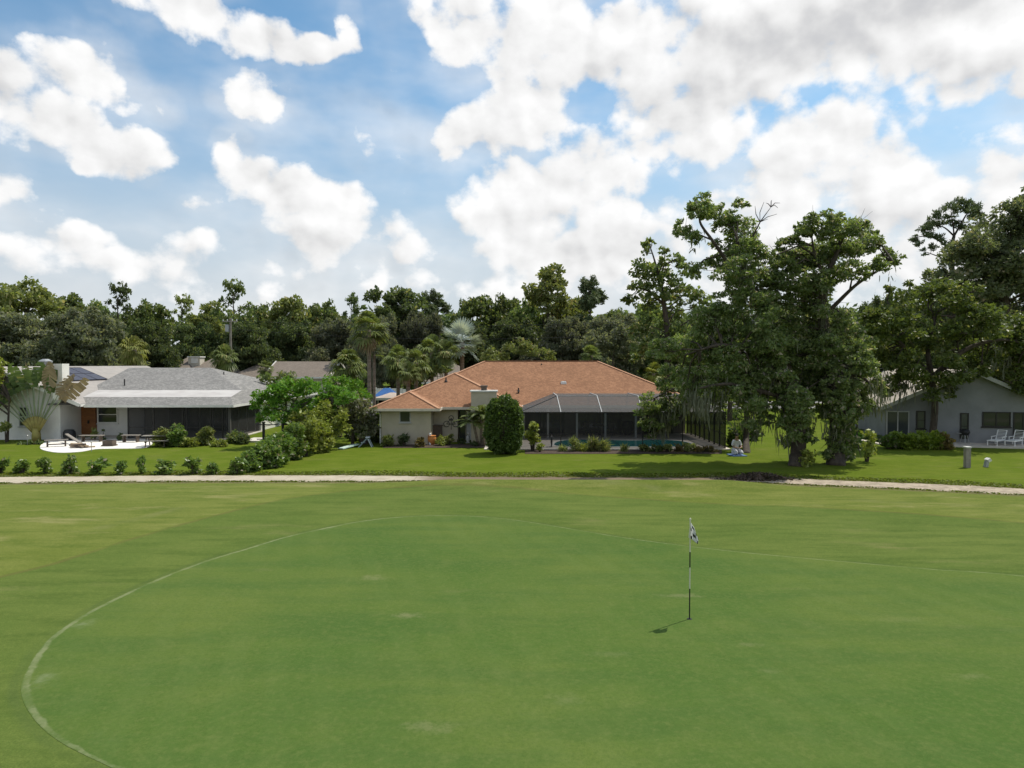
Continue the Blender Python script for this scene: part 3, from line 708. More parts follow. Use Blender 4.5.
urn('flower_pot', X(628,52.5), 52.5, .05, 1.3, 'tall dark urn against the back wall of the screened porch', 'black', 'pot')
# coiled hose stand by the left end of the pool
p = G0(551.5, 447.5); o = thing('hose_reel', 'small dark hose reel at the left end of the pool deck', 'hose reel', (p[0], p[1], .05))
s = MB(); q = [(0, .3*cos(a), .42+.3*sin(a)) for a in np.linspace(0, 2*pi, 17)]; s.tube(q, .05, 6, cap=False); s.build('coil', M['dark_metal'], o)
s = MB(); s.bar((0,-.25,0),(0,0,.42),.05); s.bar((0,.25,0),(0,0,.42),.05); s.build('stand', M['dark_metal'], o)

# ------------------------------------------------------------------ left house
LB = np.array([-28., 52., 0.])
lh = thing('ranch_house', 'white house at the left with a grey shingle roof and a dark screened porch', 'house', LB)
rf = MB(); mem = MB(); fa = MB()
xL, xR = -33., -19.75; zE = 2.5
rings = [(xL,xR,49.5,71,zE),(xL,xR-.75,51.,69.5,3.0)]
def ringv(a): return [(a[0],a[2],a[4]),(a[1],a[2],a[4]),(a[1],a[3],a[4]),(a[0],a[3],a[4])]
rf.add(ringv(rings[0]) + ringv(rings[1]), [(0,1,5,4),(1,2,6,5),(2,3,7,6)])
r2 = (xL, xR-1.25, 54.4, 66.5, 3.38)
mem.add(ringv((xL,xR-.75,51.,69.5,3.0))[:2] + ringv(r2)[:2], [(0,1,3,2)])
rf.add(ringv((xL,xR-.75,51.,69.5,3.0)) + ringv(r2), [(1,2,6,5),(2,3,7,6)])
rf.add(ringv(r2) + [(xL,60.4,5.08),(X(211,60.4),60.4,5.08)], [(0,1,5,4),(1,2,5),(2,3,4,5)])
roof = rf.build('roof', M['roof_grey'], lh, LB); mem.build('roof_membrane', M['roof_membrane'], roof, (0,0,0))
# gable wing
gx0, gx1, gm_ = -42.6, -30.35, -36.5; gz = 2.6; gr = 5.22; gy = 49.1; gb = 70
g = MB(); th = .16
g.add([(gx0,gy,gz),(gm_,gy,gr),(gx1,gy,gz),(gx0,gb,gz),(gm_,gb,gr),(gx1,gb,gz)], [(0,1,4,3),(1,2,5,4)])
g.add([(gx0,gy,gz-th),(gm_,gy,gr-th),(gx1,gy,gz-th),(gx0,gb,gz-th),(gm_,gb,gr-th),(gx1,gb,gz-th)], [(3,4,1,0),(4,5,2,1)])
g.build('gable_roof', M['roof_pale'], lh, LB)
g = MB()
for (a, b_) in (((gx0,gy-.03,gz-.1),(gm_,gy-.03,gr-.1)),((gx1,gy-.03,gz-.1),(gm_,gy-.03,gr-.1))): g.bar(a, b_, .06, .24)
g.box(gx1, gx1+.05, gy, gb, gz-.2, gz-.02)
g.box(gx1+.06, xR+.05, 49.44, 49.5, zE-.17, zE-.005); g.box(xR, xR+.05, 49.5, 71, zE-.17, zE-.005)
g.build('fascia', M['trim_white'], lh, LB)
wl = MB(); ex = X(59.5, 49.8)
wl.add([(-42,49.8,-.1),(ex,49.8,-.1),(ex,49.8,3.05),(gm_,49.8,5.0),(-42,49.8,2.7),(-42,69,-.1),(ex,69,-.1),(ex,69,3.05),(gm_,69,5.0),(-42,69,2.7)], [(0,1,2,3,4),(9,8,7,6,5),(1,6,7,2),(5,0,4,9)])
xw = X(127, 50.)
wl.add([(ex-.02,52.4,-.1),(xw,52.4,-.1),(xw,52.4,2.45),(gx1-.35,52.4,2.45),(ex-.02,52.4,2.98)], [(0,1,2,3,4)])
wl.box(xw-.1, xw, 52.4, 58, -.1, 2.46)
wl.box(xw-.3, xR-.6, 56.2, 69, -.1, 2.47)
wl.build('wall', M['stucco_white'], lh, LB)
sb = MB(); sb.box(xL+2, xR-.2, 49.7, 56, -.1, .06); sb.build('porch_floor', M['concrete'], lh, LB)
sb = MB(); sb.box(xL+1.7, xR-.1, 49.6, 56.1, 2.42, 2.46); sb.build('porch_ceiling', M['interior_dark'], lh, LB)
sb = MB(); sb.box(xw, xR-.6, 56.1, 56.18, .06, 2.42); sb.build('porch_wall', M['interior_dark'], lh, LB)  # back wall coloured dark for the shade behind the screen
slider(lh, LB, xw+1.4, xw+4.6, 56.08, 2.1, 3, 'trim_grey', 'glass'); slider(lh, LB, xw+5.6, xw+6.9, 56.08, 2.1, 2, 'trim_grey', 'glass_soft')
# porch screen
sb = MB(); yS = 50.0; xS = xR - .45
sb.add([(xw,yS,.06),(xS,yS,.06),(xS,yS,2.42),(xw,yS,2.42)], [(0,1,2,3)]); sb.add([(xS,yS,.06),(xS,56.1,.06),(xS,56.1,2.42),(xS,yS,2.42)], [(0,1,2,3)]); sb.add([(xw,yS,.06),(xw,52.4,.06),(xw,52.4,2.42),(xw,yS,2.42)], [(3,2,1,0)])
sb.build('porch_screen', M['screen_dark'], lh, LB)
for x in [xw+.03] + [X(p, yS) for p in (153, 182, 210, 222)]: sb = MB(); sb.box(x-.04, x+.04, yS-.03, yS+.05, .06, 2.42); sb.build('screen_post', M['dark'], lh, LB)
sb = MB(); sb.box(xS-.09, xS+.07, yS-.08, yS+.08, .0, 2.42); sb.build('column', M['interior_dark'], lh, LB)
sb = MB(); sb.box(xS-.06, xS+.12, 55.95, 56.15, .0, 2.44); sb.build('column', M['trim_white'], lh, LB)
sb = MB(); sb.bar((xw,yS,.85),(xS,yS,.85),.04); sb.build('screen_rail', M['dark'], lh, LB)
# windows and the wooden panel
window(lh, LB, X(17.5,49.7), X(26,49.7), .95, 2.35, 49.8, fm='trim_grey', gm='glass', rails=(1.65,))
window(lh, LB, X(69.5,52.3), X(80.5,52.3), .85, 2.3, 52.4, fm='trim_grey', gm='glass_soft', fw=.05)
window(lh, LB, X(96,52.3), X(116.8,52.3), .95, 2.35, 52.4, fm='trim_white', gm='glass', rails=(1.62,), fw=.1)
d = MB(); x0, x1 = X(80.6,52.3), X(95.4,52.3); d.box(x0, x1, 52.22, 52.4-.003, .05, 2.42)
for z in np.arange(.25, 2.4, .2): d.box(x0+.01, x1-.01, 52.205, 52.222, z, z+.17)
dd = d.build('door', M['wood_orange'], lh, LB); k = MB(); k.box(x0+.55, x0+.65, 52.12, 52.206, .95, 1.2); k.build('handle', M['black'], dd, (0,0,0))
c = MB(); c.box(X(56,49.4), X(65.8,49.4), 49.0, 49.79, 2.9, 5.42); ch = c.build('chimney', M['stucco_white'], lh, LB)
sp_ = MB()
def gslope(x): return gr - (x - gm_) * (gr - gz) / (gx1 - gm_)
P_ = [(66.5,381,51.0),(79,382,51.5),(102,379,57.5),(86,369,63.)]
sa = X(78,51.8); xx0, xx1, yy0, yy1 = -36., -33.75, 52.6, 58.4
sp_.add([(xx0,yy0,gslope(xx0)+.10),(xx1,yy0,gslope(xx1)+.10),(xx1,yy1,gslope(xx1)+.10),(xx0,yy1,gslope(xx0)+.10),
         (xx0,yy0,gslope(xx0)+.02),(xx1,yy0,gslope(xx1)+.02),(xx1,yy1,gslope(xx1)+.02),(xx0,yy1,gslope(xx0)+.02)], [(0,1,2,3),(0,4,5,1),(1,5,6,2),(2,6,7,3),(3,7,4,0)])
so_ = sp_.build('solar_panel', M['solar'], lh, LB)
fr = MB(); 
for q in range(5):
    y = yy0 + (yy1-yy0)*q/4; fr.bar((xx0,y,gslope(xx0)+.10),(xx1,y,gslope(xx1)+.10),.035,.03)
for q in range(3):
    x = xx0 + (xx1-xx0)*q/2; fr.bar((x,yy0,gslope(x)+.103),(x,yy1,gslope(x)+.103),.035,.03)
fr.build('panel_frame', M['dark_metal'], so_, (0,0,0))
for (px, py, d_) in ((124.5, 381, 55.5), (223.8,373.5,59.)):
    p = at(px, py, d_); v_ = MB(); v_.lathe((p[0], p[1], p[2]-.35), [(.05,0),(.05,.5)], 8); v_.build('vent_pipe', M['dark_metal'], lh, LB)
p = at(45.5, 359, 58); v_ = MB(); v_.lathe((p[0], p[1], p[2]-1.6), [(.28,0),(.28,1.3),(.5,1.32),(.5,1.44),(.2,1.6)], 12); v_.build('flue', M['steel'], lh, LB)
e = MB(); x = X(62,52.3); e.box(x-.22, x+.22, 52.2, 52.397, 1.25, 1.85); e.build('meter_box', M['steel'], lh, LB)

# ------------------------------------------------------------------ right house (turned a little)
RB = (26.2, 49.1, 0.); rzz = -R(14.3)
rh = thing('ranch_house', 'blue grey house at the right with a beige gable roof behind white loungers', 'house', RB, rz=rzz)
e0, rr, e1 = -.35, 5.05, 10.45; ez = 2.42; rz_ = 5.02; yf = -1.25; yb_ = 19
g = MB()
g.add([(e0,-.45,ez),(3.0-.3,-.45,ez+(3.05)*(rz_-ez)/(rr-e0)),(2.7,yf,ez+(3.05)*(rz_-ez)/(rr-e0)),(rr,yf,rz_),(e1,yf,ez),(e1,yb_,ez),(rr,yb_,rz_),(e0,yb_,ez),(rr,-.45,rz_)], [(0,1,8,6,7),(1,2,3,8),(3,4,5,6)])
roof = g.build('roof', M['roof_beige'], rh)
g = MB(); k = (rz_-ez)/(rr-e0)
g.bar((e0,-.48,ez-.13),(2.7,-.48,ez+3.05*k-.13),.06,.24); g.bar((2.65,yf-.03,ez+3.0*k-.13),(rr,yf-.03,rz_-.13),.06,.24); g.bar((rr,yf-.03,rz_-.13),(e1,yf-.03,ez-.13),.06,.24)
g.box(e0-.05, e0, -.45, yb_, ez-.24, ez-.01); g.box(e1, e1+.05, yf, yb_, ez-.24, ez-.01); g.build('fascia', M['trim_grey'], roof)
wl = MB(); sl = lambda x: ez + (x - e0) * k - .12
wl.add([(0,0,-.1),(3.02,0,-.1),(3.02,0,sl(3.02)),(0,0,sl(0)),(0,18.5,-.1),(0,18.5,sl(0))], [(0,1,2,3),(4,0,3,5)])
wl.add([(3.0,-.8,-.1),(10.,-.8,-.1),(10.,-.8,sl(rr)-(10-rr)*k),(rr,-.8,sl(rr)),(3.0,-.8,sl(3.0)),(3.0,.02,-.1),(3.0,.02,sl(3.0)),(10,18.5,-.1),(10,18.5,sl(rr)-(10-rr)*k)], [(0,1,2,3,4),(5,0,4,6),(1,7,8,2)])
wl.add([(0,18.5,-.1),(10,18.5,-.1),(10,18.5,2.4),(rr,18.5,rz_-.12),(0,18.5,sl(0))], [(4,3,2,1,0)])
wl.build('wall', M['stucco_blue'], rh)
slider(rh, (0,0,0), .12, 1.5, -.004, 2.05, 2, 'trim_grey', 'glass_soft')
window(rh, (0,0,0), 1.98, 2.55, .9, 2.15, -.0, fm='dark', gm='glass_soft', rails=(1.5,))
def rx(px, y):   # local x whose pixel column is px
    a = (px - 512) / F; c_, s_ = cos(rzz), sin(rzz)
    return (a * (RB[1] + y * c_) - RB[0] + y * s_) / (c_ - a * s_)
window(rh, (0,0,0), rx(961,-.8), rx(969.5,-.8), .35, 2.1, -.8, fm='dark', gm='glass_soft', rails=(1.2,), sill=False)
window(rh, (0,0,0), rx(983,-.8), rx(1011.5,-.8), 1.2, 2.2, -.8, fm='dark', gm='glass', mull=(rx(997,-.8),))
window(rh, (0,0,0), rx(1014,-.8), rx(1034,-.8), .65, 2.2, -.8, fm='dark', gm='glass', mull=(rx(1024,-.8),))
pt = MB(); pt.box(rx(951,-3.2), 9.6, -3.0, -.82, -.1, .10)
pp = pt.build('patio', M['deck']); pp.location = RB; pp.rotation_euler = (0,0,rzz); tag(pp, 'paved patio behind the blue grey house', kind='structure')

# ------------------------------------------------------------------ houses across the street
def far_house(label, x0, x1, d0, d1, z0, ztop, zg_, rm, wm, hipped=True, gable_x=False):
    o_ = np.array([(x0+x1)/2, (d0+d1)/2, zg_]); o = thing('distant_house', label, 'house', o_)
    rf = MB(); fa = MB(); mid = (d0 + d1) / 2
    if hipped:
        w_ = min((x1-x0)/2-.2, (d1-d0)/2); a = (x0+w_,mid,ztop); b_ = (x1-w_,mid,ztop)
        rf.add([(x0,d0,z0),(x1,d0,z0),(x1,d1,z0),(x0,d1,z0),a,b_], [(0,1,5,4),(1,2,5),(2,3,4,5),(3,0,4)])
    else:
        rf.add([(x0,d0,z0),(x1,d0,z0),(x1,d1,z0),(x0,d1,z0),(x0,mid,ztop),(x1,mid,ztop)], [(0,1,5,4),(2,3,4,5)])
        fa.bar((x1,d0,z0-.05),(x1,mid,ztop-.05),.1,.3); fa.bar((x1,d1,z0-.05),(x1,mid,ztop-.05),.1,.3); fa.bar((x0,d0,z0-.05),(x0,mid,ztop-.05),.1,.3)
    fa.box(x0, x1, d0-.06, d0, z0-.22, z0-.01)
    r_ = rf.build('roof', M[rm], o, o_); fa.build('fascia', M['trim_white'], r_, (0,0,0))
    wl = MB(); i = .6; wl.box(x0+i, x1-i, d0+i, d1-i, zg_-.6, z0-.05)
    if not hipped: wl.add([(x1-i,d0+i,z0-.05),(x1-i,d1-i,z0-.05),(x1-i,mid,ztop-.25)], [(0,1,2)])
    wl.build('wall', M[wm], o, o_)
    for q in (.2, .45, .75):
        x = x0 + (x1-x0)*q; window(o, o_, x-.7, x+.7, zg_+1., zg_+2.2, d0+i)
    return o, o_
far_house('brown roofed house with a cream gable end behind the bright green spreading tree', X(262,90), X(330,90), 90, 101, 3.75, 5.75, Z(0,91), 'roof_brown', 'stucco_cream', False)
far_house('low brown hip roofed house half hidden beside the brown gabled one', X(222,92), X(268,92), 92, 104, 3.4, 5.5, Z(0,93), 'roof_brown', 'stucco_cream')
o, o_ = far_house('grey roofed house with a louvred chimney beyond the grey shingle roof', X(178,88), X(216,88), 88, 98, 4.2, 6.1, Z(0,90), 'roof_brown', 'stucco_cream')
c = MB(); x = X(195.5,91); c.box(x-.75, x+.75, 90.6, 92, 4.5, 6.25); ch = c.build('chimney', M['stucco_cream'], o, o_); c = MB(); c.box(x-.85, x+.85, 90.5, 92.1, 6.25, 6.4); c.box(x-.35, x+.5, 90.55, 90.598, 5.5, 6.15); c.build('chimney_cap', M['trim_white'], ch, (0,0,0))
far_house('brown roofed house sloping down beside the louvred chimney house', X(146,86), X(184,86), 86, 100, 3.6, 6.4, Z(0,88), 'roof_brown', 'stucco_cream')
far_house('pinkish roofed house above the solar panel', X(84,88), X(136,88), 88, 100, 4.4, 6.1, Z(0,90), 'roof_pink', 'stucco_cream')
far_house('pinkish roofed house behind the fan shaped palm at the left', X(-40,84), X(22,84), 84, 96, 4.2, 6.4, Z(0,86), 'roof_pink', 'stucco_cream')
far_house('pale brown roofed house behind the palms and the orange roof', X(418,86), X(482,86), 86, 98, 3.2, 5.4, Z(0,88), 'roof_brown', 'stucco_cream')
# white fence and the blue tarp
p0 = X(376,80); p1 = X(417,80); fo = np.array([(p0+p1)/2, 80, Z(0,80)])
o = thing('garden_fence', 'white board fence behind the palms beside the blue tarp', 'fence', fo)
b_ = MB(); k = int((p1-p0)/.2)
for i in range(k): x = p0 + i*.2; b_.box(x+.008, x+.192, 80, 80.03, fo[2]+.05, fo[2]+2.1)
b_.build('board_panel', M['trim_white'], o, fo)
for i in range(4): x = p0 + (p1-p0)*i/3; b_ = MB(); b_.box(x-.06, x+.06, 80.04, 80.16, fo[2]-.1, fo[2]+2.2); b_.build('post', M['trim_white'], o, fo)
p = at(387, 394, 72); zb = Z(p[0], 72); o = thing('canopy_tent', 'small blue tarp tent below the white fence', 'tent', (p[0], 72, zb))
zt_ = 5.4 - 24*72/700 - zb; wd = 1.15
b_ = MB(); b_.add([(-wd,-1.5,zt_-.8),(wd,-1.5,zt_-.8),(wd,1.5,zt_-.8),(-wd,1.5,zt_-.8),(-.3,0,zt_),(.3,0,zt_)], [(0,1,5,4),(1,2,5),(2,3,4,5),(3,0,4)]); b_.build('cover', M['tarp_blue'], o)
for sx in (-1,1):
    for sy in (-1,1): b_ = MB(); b_.bar((sx*(wd-.1),sy*1.4,0),(sx*(wd-.1),sy*1.4,zt_-.75),.06); b_.build('leg', M['steel'], o)
far_house('flat salmon roofed garage just left of the orange roof behind the tall palm', X(374,66), X(396,66), 66, 74, 2.2, 2.55, Z(0,70)-.3, 'roof_pink', 'stucco_cream')
# ------------------------------------------------------------------ foliage materials
M['lf_oak'] = leafmat('leaf_oak', (0.109,0.156,0.056), (0.206,0.260,0.093), (0.363,0.333,0.141), .5, .45)
M['lf_oak_grey'] = leafmat('leaf_oak_grey', (0.111,0.133,0.088), (0.210,0.219,0.144), (0.279,0.264,0.217), .5, .6)
M['lf_light'] = leafmat('leaf_light', (0.159,0.200,0.061), (0.276,0.299,0.104), (0.381,0.326,0.164), .42, .5)
M['lf_dark'] = leafmat('leaf_dark', (0.083,0.122,0.054), (0.162,0.208,0.085), (0.265,0.265,0.134), .5, .5)
M['lf_big'] = leafmat('leaf_big_tree', (0.131,0.194,0.068), (0.276,0.338,0.129), (0.526,0.450,0.416), .5, .40, .15)
M['lf_big2'] = leafmat('leaf_spreading_oak', (0.089,0.122,0.032), (0.155,0.197,0.052), (0.279,0.272,0.116), .42, .42, .15)
M['lf_dull'] = leafmat('leaf_dull_oak', (0.133,0.167,0.086), (0.214,0.251,0.132), (0.364,0.324,0.222), .5, .55, .2)
M['lf_pine'] = leafmat('needles', (0.074,0.108,0.049), (0.149,0.181,0.081), (0.233,0.236,0.136), .2, .6, .3)
M['lf_palm'] = leafmat('palm_leaf', (0.109,0.145,0.043), (0.189,0.225,0.072), (0.290,0.275,0.116), .38, .45, .3)
M['lf_palm_y'] = leafmat('palm_leaf_yellow', (0.189,0.217,0.058), (0.290,0.290,0.087), (0.340,0.290,0.116), .38, .5, .3)
M['lf_dead'] = leafmat('dead_palm_leaf', (.2,.15,.09), (.3,.23,.14), None, .1, .8, .2)
M['lf_silver'] = leafmat('silver_palm_leaf', (.36,.41,.40), (.48,.53,.52), None, .3, .4, .1)
M['lf_bright'] = leafmat('leaf_bright', (0.093,0.215,0.022), (0.172,0.330,0.036), (0.287,0.337,0.086), .35, .5, .2)
M['lf_gold'] = leafmat('leaf_gold', (0.189,0.246,0.043), (0.319,0.340,0.072), (0.340,0.340,0.116), .35, .45, .2)
M['lf_hedge'] = leafmat('leaf_hedge', (0.097,0.167,0.038), (0.195,0.278,0.062), (0.381,0.326,0.252), .42, .35, .25)
M['lf_oleander'] = leafmat('leaf_oleander', (0.149,0.172,0.096), (0.276,0.281,0.164), (0.381,0.326,0.357), .38, .5, .2)
M['lf_topiary'] = leafmat('leaf_topiary', (0.065,0.111,0.025), (0.122,0.181,0.042), (0.179,0.236,0.074), .38, .4, .1)
M['lf_red'] = leafmat('leaf_reddish', (0.145,0.123,0.043), (0.246,0.174,0.072), (0.203,0.246,0.072), .38, .5, .2)
M['lf_lime'] = leafmat('leaf_lime', (.15,.215,.025), (.24,.31,.045), (.34,.38,.09), .42, .4, .15)
M['moss'] = leafmat('spanish_moss', (.10,.11,.07), (.17,.175,.12), None, .2, .9, .1)
M['lf_fan'] = leafmat('travellers_leaf', (.075,.12,.035), (.15,.21,.07), (.32,.3,.1), .4, .4, .1)
M['petiole'] = pm('petiole', (.25,.29,.16), (.19,.23,.12), 2., .5)
M['petiole_base'] = pm('petiole_base', (.33,.29,.08), (.25,.2,.06), 2., .6)

# ------------------------------------------------------------------ trees
def limbs(mb, trunk, clumps, r0=.09, share=1.):
    tr = np.array([p[:3] for p in trunk]); ztop = tr[:, 2].max()
    for (x, y, z, r) in clumps:
        if r < .33 or rng.random() > share: continue
        c = np.array([x, y, z]); cand = [p for p in tr if p[2] > .42 * ztop] or [tr[-1]]
        dd = [np.linalg.norm(p - c) + .4 * abs((z - p[2]) - .8 * np.linalg.norm(p[:2] - c[:2])) for p in cand]
        s = cand[int(np.argmin(dd))]; L = np.linalg.norm(c - s)
        m1 = s + (c - s) * .4 + rng.normal(size=3) * .08 * L + (0, 0, .06 * L); m2 = s + (c - s) * .75 + rng.normal(size=3) * .07 * L
        rr = r0 * (.6 + .25 * L / 4)
        mb.tube([s, m1, m2, c], [rr, rr * .75, rr * .5, rr * .2], 5, cap=False)
        for q in range(3):
            e = c + rng.normal(size=3) * r * .6; mb.tube([m2, (m2 + e) / 2 + rng.normal(size=3) * .1, e], [rr * .35, rr * .25, rr * .08], 4, cap=False)
def dense_trunk(pts, rad, k=6):
    P = catmull(np.array(pts), k); Rr = np.interp(np.linspace(0, 1, len(P)), np.linspace(0, 1, len(rad)), rad); return P, Rr

def make_tree(name, label, cat, base, trunks, clumps, leaf, dens, L, W, bark='bark', group=None, moss=None, sub=9, subr=.42, droop=.25, r0=.09, share=1., extra=None, keep=.55):
    base = np.array(base, float); o = thing(name, label, cat, base, group)
    tb = MB(); allp = []
    for (pts, rad) in trunks:
        P, Rr = dense_trunk(pts, rad); tb.tube(P, Rr, 9); allp += list(P[2:])
    limbs(tb, allp, clumps, r0, share)
    if extra is not None: extra(tb)
    tb.build('trunk', M[bark], o, base, smooth=True)
    V = clump_leaves(clumps, dens, L, W, sub, subr, droop, keep); quads_mesh('crown', V, M[leaf], base, o)
    if moss is not None and len(moss): tag(quads_mesh('spanish_moss', moss_strips(moss), M['moss'], base, o), kind='stuff')
    return o
def moss_strips(spots):
    out = []
    for (x, y, z, r, n, ln) in spots:
        n = int(n * 1.2); k = rng.normal(size=(7, 3)) * np.array([r, r, r * .7]); P = np.array([x, y, z]) + k[rng.integers(0, 7, n)] + rng.normal(size=(n, 3)) * np.array([.13, .13, .22]); l = ln * (.15 + .65 * rng.random(n) ** 1.6)[:, None]; w = (.03 + .06 * rng.random(n))[:, None]
        s = rng.normal(size=(n, 3)); s[:, 2] *= .1; s /= np.linalg.norm(s, axis=1)[:, None]; sw = rng.normal(size=(n, 3)) * .06; dn_ = np.array([0, 0, -1.])
        out.append(np.stack([P - s * w * .4, P + s * w * .4, P + s * w * .8 + dn_ * l * .6 + sw, P + dn_ * l + sw * 1.6], 1))
    return np.concatenate(out)
def cpx(lst, d, k=1., dj=1.6):
    out = []
    for q in lst:
        px, py, rp = q[:3]; dd = d + (q[3] if len(q) > 3 else rng.uniform(-dj, dj)); p = at(px, py, dd)
        out.append((p[0], p[1], p[2], rp * dd / F * k))
    return out
def wisps(cl, n=2, k=.3):
    out = list(cl)
    for (x, y, z, r) in cl:
        for i in range(n):
            e = rng.normal(size=3); e /= np.linalg.norm(e); e[2] = e[2] * .8; q = r * (1.0 + .35 * rng.random()); out.append((x + e[0]*q, y + e[1]*q, z + e[2]*q, r * k * (.6 + .8 * rng.random())))
    return out
def tpx(lst, d): return [at(px, py, d + (dz[0] if dz else 0)) for (px, py, *dz) in lst]

# --- the two leaning trees in the middle of the right half, and the one behind them
DT = 37.6
c1 = [(703,206,15),(712,212,11),(694,207,9),(686,231,11),(678,229,7),(694,236,8),(734,214,14),(726,222,12),(740,236,20),(727,249,17),(750,252,18),(734,268,20),(714,266,13),(689,268,14),(756,275,16),
      (744,292,22),(760,306,22),(728,300,18),(735,318,25),(716,322,20),(752,335,26),(722,346,26),(703,357,20),(742,366,30),(700,380,20),(722,386,20),(766,350,26),(760,385,26),(744,400,20),(758,408,14),(690,394,13),
      (797,400,15,-1.5),(801,416,13,-1.5),(794,432,10,-1.2),(806,437,8,-1.),(788,420,12,-1.2),(762,322,13,-1.5),(750,290,11,-1.3),(772,345,13,-1.6),(800,428,13),(790,441,10),(778,388,26),(785,410,14),(768,420,9),(753,426,8),(690,345,22),(697,322,18),(676,372,18),(663,352,16)]
c2 = [(813,226,15),(805,232,9),(841,226,17),(836,217,8),(858,226,12),(868,236,12),(872,247,14),(890,257,11),(880,266,10),(896,262,5),(843,252,22),(824,256,20),(808,258,20),(791,254,10),(826,276,23),(798,282,20),(850,270,13),(864,276,8),(806,262,16),
      (838,415,13,-1.5),(834,398,13,-1.5),(840,380,13,-1.5),(822,312,11,-1.5),(826,286,9,-1.4),(832,345,13,-1.6),(846,432,10,-1.),(812,395,13,.8),(770,276,13),(776,262,10),(782,244,8),(766,256,9),(808,374,15,.5),(785,268,13),(778,282,13),(793,240,9),(800,231,7),(770,292,15),(784,254,9),(780,300,22),(815,300,24),(801,326,28),(834,322,22),(772,336,24),(792,358,30),(826,352,30),(849,342,20),(856,365,22),(841,389,26),(811,390,28),(797,405,14),(826,408,14),(872,388,14),(864,402,11),(846,424,9),(855,410,12),(862,345,14)]
vine = [(840,452,11,0),(834,440,11,-.3),(846,440,10,.2),(852,455,8,.1),(828,454,7,-.2)]
def dead_twigs(tb):
    a = at(744,258,DT); b_ = at(752,238,DT-.3); c = at(760,222,DT-.4); d = at(771,207,DT-.6)
    tb.tube([a,b_,c,d],[.07,.05,.035,.012],5)
    for (f, ends) in ((b_,((742,222),(760,228),(739,229))),(c,((755,206),(768,219),(777,214),(764,202))),(d,((772,200),(780,203),(778,208),(766,203)))):
        for e in ends: q = at(e[0],e[1],DT-.5+rng.uniform(-.5,.5)); tb.tube([f,(f+q)/2+rng.normal(size=3)*.07,q],[.026,.02,.009],4,cap=False)
ms1 = [(*at(px,py,DT+rng.uniform(-1.,1))[:3], r, n, ln) for (px,py,r,n,ln) in ((735,255,.5,50,.9),(746,270,.6,50,1.),(715,395,.7,90,1.3),(700,398,.5,80,1.4),(690,402,.4,60,1.2),(745,410,.6,60,1.2),(760,425,.5,70,1.2),(780,430,.4,50,1.2),(730,330,.7,50,1.),(760,350,.7,60,1.),(697,245,.3,24,.6))]
b1 = G0(797,466)
make_tree('leaning_oak_tree', 'tall leaning tree with a broad bare trunk and a bare dead branch at its top', 'tree', b1,
   [([b1 - (0,0,.2)] + tpx([(798,452),(799,432),(794,400),(783,360,.3),(768,322,.4),(752,288,.2),(742,258),(736,236)], DT), [.5,.4,.36,.36,.32,.27,.2,.13,.06]),
    (tpx([(752,288,.2),(728,262),(712,240,-.3),(700,222,-.3),(703,208,-.3)], DT), [.14,.11,.08,.06,.03]), (tpx([(712,240,-.3),(697,234,-.4),(684,230,-.5)], DT), [.05,.04,.02]),
    (tpx([(783,360,.3),(750,350,-.4),(722,345,-.8),(700,350,-1)], DT), [.2,.16,.1,.05]), (tpx([(794,400),(765,392,-.7),(730,384,-1.2),(700,388,-1.6)], DT), [.18,.13,.09,.05])],
   wisps(cpx(c1, DT, .9), 2), 'lf_big', .6, .19, .08, droop=.45, moss=ms1, r0=.08, extra=dead_twigs, sub=13, subr=.34)
b2 = G0(836,465)
ms2 = [(*at(px,py,DT+.4+rng.uniform(-1.,1))[:3], r, n, ln) for (px,py,r,n,ln) in ((810,300,.6,50,1.),(830,330,.7,60,1.),(857,385,.6,60,1.2),(875,395,.5,70,1.2),(868,402,.4,60,1.2),(805,405,.6,60,1.2),(825,425,.5,60,1.),(885,270,.3,20,.5))]
make_tree('vine_clad_tree', 'tall tree with a thick vine clad trunk and a long limb reaching toward the pine', 'tree', b2,
   [([b2 - (0,0,.2)] + tpx([(836,450),(838,425),(835,390),(829,350,.3),(822,312,.3),(826,280),(838,250),(842,228)], DT + .4), [.52,.45,.42,.36,.32,.26,.18,.1,.05]),
    (tpx([(822,318,.3),(838,302),(856,285,-.3),(876,272,-.4),(893,262,-.4)], DT + .4), [.13,.11,.085,.06,.025]), (tpx([(826,280),(815,255),(811,230)], DT + .4), [.1,.07,.03]),
    (tpx([(835,390),(855,375,-.5),(872,385,-.9)], DT + .4), [.14,.1,.05])],
   wisps(cpx(c2, DT + .4, .9), 2) + cpx(vine, DT + .1), 'lf_big', .6, .19, .08, droop=.45, moss=ms2, r0=.08, sub=13, subr=.34)
D0 = 52.
c0 = [(649,243,7),(645,248,5),(664,250,6),(663,262,5),(649,268,18),(668,270,16),(636,289,13),(630,300,7),(657,294,20),(677,282,14),(644,308,15),(684,300,17),(664,322,20),(640,330,14),(684,330,20),(652,345,18),(672,356,18),(690,355,18),(637,352,12),(700,300,14)]
p = G0(668, 430); b0 = np.array([X(668, D0 + 14), D0 + 14, 0.])
make_tree('loose_crowned_tree', 'loose crowned tall tree rising behind the right end of the orange roof', 'tree', b0,
   [([b0 - (0,0,.2)] + tpx([(668,380),(668,340),(664,305),(660,280),(655,262),(650,246)], D0 + 14), [.4,.36,.3,.22,.15,.09,.04]), (tpx([(664,305),(650,292),(638,288)], D0+14), [.14,.1,.05]), (tpx([(660,280),(664,264),(665,250)], D0+14), [.1,.07,.03])],
   wisps(cpx(c0, D0 + 14, .9), 2), 'lf_oak', .42, .42, .22, r0=.09, sub=9, subr=.36)
